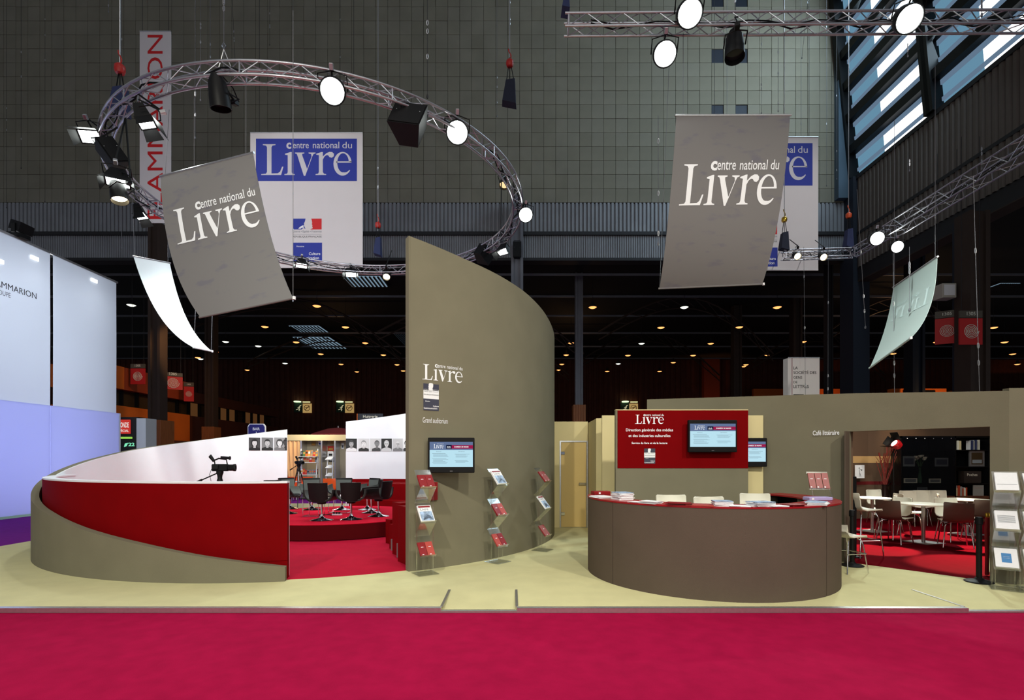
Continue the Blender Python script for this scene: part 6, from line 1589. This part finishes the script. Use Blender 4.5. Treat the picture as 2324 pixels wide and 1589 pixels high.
MB().box(-32*u, -3*u, -.06, -.01, 58*u+EYE, 90*u+EYE).build('sign_board', emis('booth_sign', (.75, .05, .04, 1), .7), t); mb = MB(); put(mb, text('MONDE', -29*u, 72*u+EYE, w=24*u, h=12*u, bold=.02), lambda x, y: Vector((x, -.065, y))); put(mb, text('SPÉCIAL', -29*u, 62*u+EYE, w=24*u, h=7*u, bold=.02), lambda x, y: Vector((x, -.065, y))); mb.build('lettering', emis('booth_letter', (1, .9, .85, 1), .8), t)
MB().box(-30*u, 3*u, -.12, -.06, 47*u+EYE, 51*u+EYE).build('light_strip', emis('green_strip', (.35, .75, .1, 1), .9), t); mb = MB(); put(mb, text('22', -8*u, 30*u+EYE, w=14*u, h=8*u, bold=.03), lambda x, y: Vector((x, -.015, y))); put(mb, poly([(-18*u, 28*u+EYE), (-12*u, 30*u+EYE), (-8*u, 38*u+EYE), (-16*u, 36*u+EYE)]), lambda x, y: Vector((x, -.015, y))); mb.build('neon', emis('green_neon', (.25, .9, .55, 1), .9), t)
t = thing('white_box_unit', 'pale box fixed high beside the rust column', 'wall unit', W(2150, 660, 19.75)); MB().bbox(-.26, .26, -.1, .35, -.28, .25, .01).build('body', mat('unit_cream', rgb(180, 170, 156), .7), t); MB().box(-.2, .2, -.106, -.1, -.2, .2).build('door_panel', M_BAN, t)
# orange-lit low stall behind the cafe wall
t = thing('orange_stall', 'orange lit low stall top behind the cafe wall', 'exhibition stand', (px2x(2088, 30), 30, -.1)); u = 30/FPX
MB().box(-60*u, 60*u, 0, .5, 0, 162*u+EYE).build('front', M_ORG, t); MB().box(-38*u, 33*u, -.06, 0, 0, 157*u+EYE).build('dark_opening', M_BLK, t); spot('stall_uplight', (px2x(2088, 30), 28, 3.5), (px2x(2088, 30), 30, 5.4), 260, (1, .55, .2), 110, .8, .1)

# ------------------------------------------------------------------ hoists, bags and loose cables from the hall roof
def hoist(px, py0, py1, d, lb, motor, bagm, s=1.0, top=27.0):
    a = W(px, py0, d); b = W(px, py1, d); t = thing('chain_hoist', lb, 'chain hoist', (a.x, a.y, b.z), 0, 'chain hoists with bags'); h = a.z-b.z; w_ = .42*h*s
    MB().raw([(-w_*.2,-.08,h*.52),(w_*.25,-.08,h*.55),(w_*.28,.08,h*.55),(-w_*.22,.08,h*.52),(-w_*.38,-.12,h*.06),(w_*.3,-.12,0),(w_*.34,.12,0),(-w_*.4,.12,h*.06)], [(0,1,2,3),(7,6,5,4),(0,4,5,1),(1,5,6,2),(2,6,7,3),(3,7,4,0)]).build('chain_bag', bagm, t, smooth=50)
    for q in (-.18, .0, .22): MB().bar((q*w_, 0, h*.53), (q*.3*w_, 0, h*.86), .010, 5).build('strap', M_BLK, t)
    MB().lathe([(.001,0),(.07,.01),(.09,.06),(.085,.14),(.04,.18),(.001,.18)], 12, (0, 0, h*.84)).build('hoist_motor', motor, t, smooth=50); MB().path([(.03*math.sin(k), 0, h*.84+.17+.05*k) for k in range(6)], .014, 5).build('hook', motor, t)
    MB().bar((0, 0, h*.98), (0, 0, top-b.z), .011, 5).build('chain', M_ALU, t); return t
M_HR = mat('hoist_red', rgb(176, 34, 24), .45); M_BAG = mat('blue_bag', rgb(34, 44, 84), .8); M_BAGD = mat('navy_bag', rgb(24, 30, 50), .8)
hoist(272, 150, 262, 9.4, 'red chain hoist with blue bag inside the left bend of the ring', M_HR, M_BAG)
hoist(1157, 135, 241, 12.5, 'red chain hoist with dark blue bag right of the ring', M_HR, M_BAGD)
hoist(858, 505, 582, 16.3, 'red chain hoist with slim blue bag at the rear of the ring', M_HR, M_BAG, .7)
hoist(1780, 492, 570, 17.3, 'yellow black hoist with dark bag at the short truss end', M_GOLD, M_BAGD, .8)
hoist(1926, 482, 566, 17.2, 'orange hoist with blue bag at the truss corner', mat('hoist_orange', rgb(200, 74, 24), .5), M_BAG, .7)
hoist(1284, -30, 30, 8.6, 'blue bag of the hoist at the end of the straight truss', M_HR, M_BAG)
CABLE_LB = {970: 'dark cable dropping to the ring truss above the black loudspeaker', 1494: 'pale cord hanging beside the straight grey page banner', 1945: 'slanting steel cable ending in the dark by the corner lights', 2027: 'steel cable passing in front of the pale green banner', 2209: 'long steel cable ending on top of the cafe wall corner', 1824: 'steel cable hanging before the white signboard', 665: 'steel cable crossing the white banner down to the tilted page corner'}
def cable(px, py0, py1, d, r=.006, dark=False, seed=0, px1=None):
    a = W(px, py0, d); b = W(px1 if px1 is not None else px, py1, d); t = thing('roof_cable', 'thin %s cable with small shackles hanging from the hall roof' % ('dark' if dark else 'steel'), 'cable', tuple(b), 0, 'loose %s cables from the hall roof' % ('dark' if dark else 'steel'))
    t['label'] = CABLE_LB.get(px, t['label'])
    v = a-b; m = M_DRK if dark else M_COLM; r *= .75; MB().bar((0, 0, 0), v, r, 5).build('wire', m, t); rq_ = random.Random(seed+int(px))
    for k in range(3):
        q = v*rq_.uniform(.05, .9); MB().path([(q.x+.013*math.sin(a_*PI/4), q.y, q.z+.045*math.cos(a_*PI/4)) for a_ in range(8)], .005, 5, True).build('shackle', M_ALU, t)
    MB().lathe([(.012,-.06),(.02,-.03),(.012,0)], 6).build('hook', m, t)
for k, (px, y0, y1, d, dk, p1) in enumerate(((48,-20,380,20,1,None),(15,-20,470,24,1,None),(102,-20,456,26,1,None),(246,-20,25,18,0,None),(276,-20,560,17,0,None),(443,-20,310,13,0,None),(455,-20,225,15,0,None),(477,-20,240,16,0,None),(526,-20,170,20,1,535),(612,-20,100,22,1,None),(665,-20,680,14,0,None),(772,-20,290,22,1,None),(857,280,520,15,0,None),(970,-20,215,8.6,1,None),(1128,-20,262,18,0,None),(1157,-20,130,12.5,0,None),(1650,-20,260,20,0,None),(1728,80,255,15,0,None),(1766,85,250,16,0,None),(1818,-20,560,18.5,0,None),(1836,-20,130,20,1,1820),(1876,-20,420,22,0,None),(1899,80,405,21,0,None),(1494,262,550,9.1,0,None),(1824,560,900,14.2,0,1828),(1880,560,900,14.2,0,1879),(1945,430,740,11,0,1964),(2027,575,900,9.6,0,2030),(2064,560,700,9.2,0,2064),(2209,400,888,8.0,0,2223),(2060,85,125,14,0,None),(2064,360,385,15,0,None),(2228,330,380,12,0,None),(2228,-20,30,8.3,0,None),(1668,-20,120,8.6,0,None),(508,-20,150,8.0,0,None))):
    cable(px, y0, y1, d, .006 if d < 16 else .009, bool(dk), k, p1)
# bridle slings over the ring
for k, (px, py, d) in enumerate(((508, 112, 8.0), (1113, 180, 8.7))): 
    if k == 0:
        q = W(px, py, d); t = thing('bridle_sling', 'steel bridle sling holding the near top of the ring truss', 'sling', tuple(q)); z = RZC+RH-q.z
        for s in (-.14, .14): MB().bar((0, 0, 0), (s, .05, z), .007, 5).build('sling_leg', M_ALU, t)
        MB().path([(0, 0, 0), (.03, 0, .05), (0, 0, .10), (-.03, 0, .05)], .009, 5, True).build('shackle', M_CHR, t)

# ------------------------------------------------------------------ light thrown by the ring and side floods, with added fills
CW = (.95, 1.0, .96); CWB = (.90, .96, 1.0)
spot('ring_flood_and_fill', W(325, 262, 8.9), (-6.0, 15.0, 1.9), 1050, CWB, 62, .7, .15)
spot('ring_flood_and_fill', W(268, 402, 10.4), (-4.2, 15.6, 1.9), 800, CWB, 60, .7, .15)
spot('ring_flood_and_fill', W(1143, 567, 13.4), (-5.0, 11, .3), 520, CW, 95, .7, .15)
spot('ring_flood_and_fill', W(316, 482, 12.1), (-7.0, 11.0, 4.0), 300, CW, 100, .7, .15)
spot('ring_flood_and_fill', W(797, 620, 15.2), (-4.0, 12, .3), 420, CW, 95, .7, .15)
spot('ring_flood_and_fill', W(1192, 489, 11.8), (2.6, 9.5, 0), 380, CW, 90, .7, .15)
spot('ring_flood_and_fill', W(757, 208, 8.0), (-3.6, 5.8, 0), 120, CW, 100, .8, .15)
spot('ring_flood_and_fill', W(1037, 302, 8.9), (.2, 6.0, 0), 120, CW, 100, .8, .15)
spot('truss_flood', W(1507, 124, 8.2), (2.4, 5.8, 0), 130, CW, 95, .8, .15)
spot('truss_flood', W(2058, 44, 7.9), (5.4, 5.8, 0), 130, WARMW, 95, .8, .15)
spot('side_flood_and_fill', W(1988, 541, 15.4), (7.2, 9.6, 3.9), 1900, (.85, 1, .93), 70, .8, .15)
spot('side_flood_and_fill', (3.2, 5.2, 8.1), (6.8, 9.3, 3.9), 2100, (.86, 1, .95), 26, .9, .15)  # added beam that brightens the pale page, no flood stands here
spot('ring_flood_and_fill', (-4.6, 8.4, 7.1), (-7.0, 11.4, 4.6), 1500, CW, 34, .9, .15)  # added beam that brightens the white page, no flood hangs here
area('white_wall_fill', (-3.6, 10.2, 7.1), (-5.6, 16.2, 1.6), 230, 3.0, .8, (.84, .93, 1.0))  # added soft area that evens out the white inner wall
point('stall_lamp', (-8.0, 20.6, 3.2), 130, (1, .86, .66), .3)
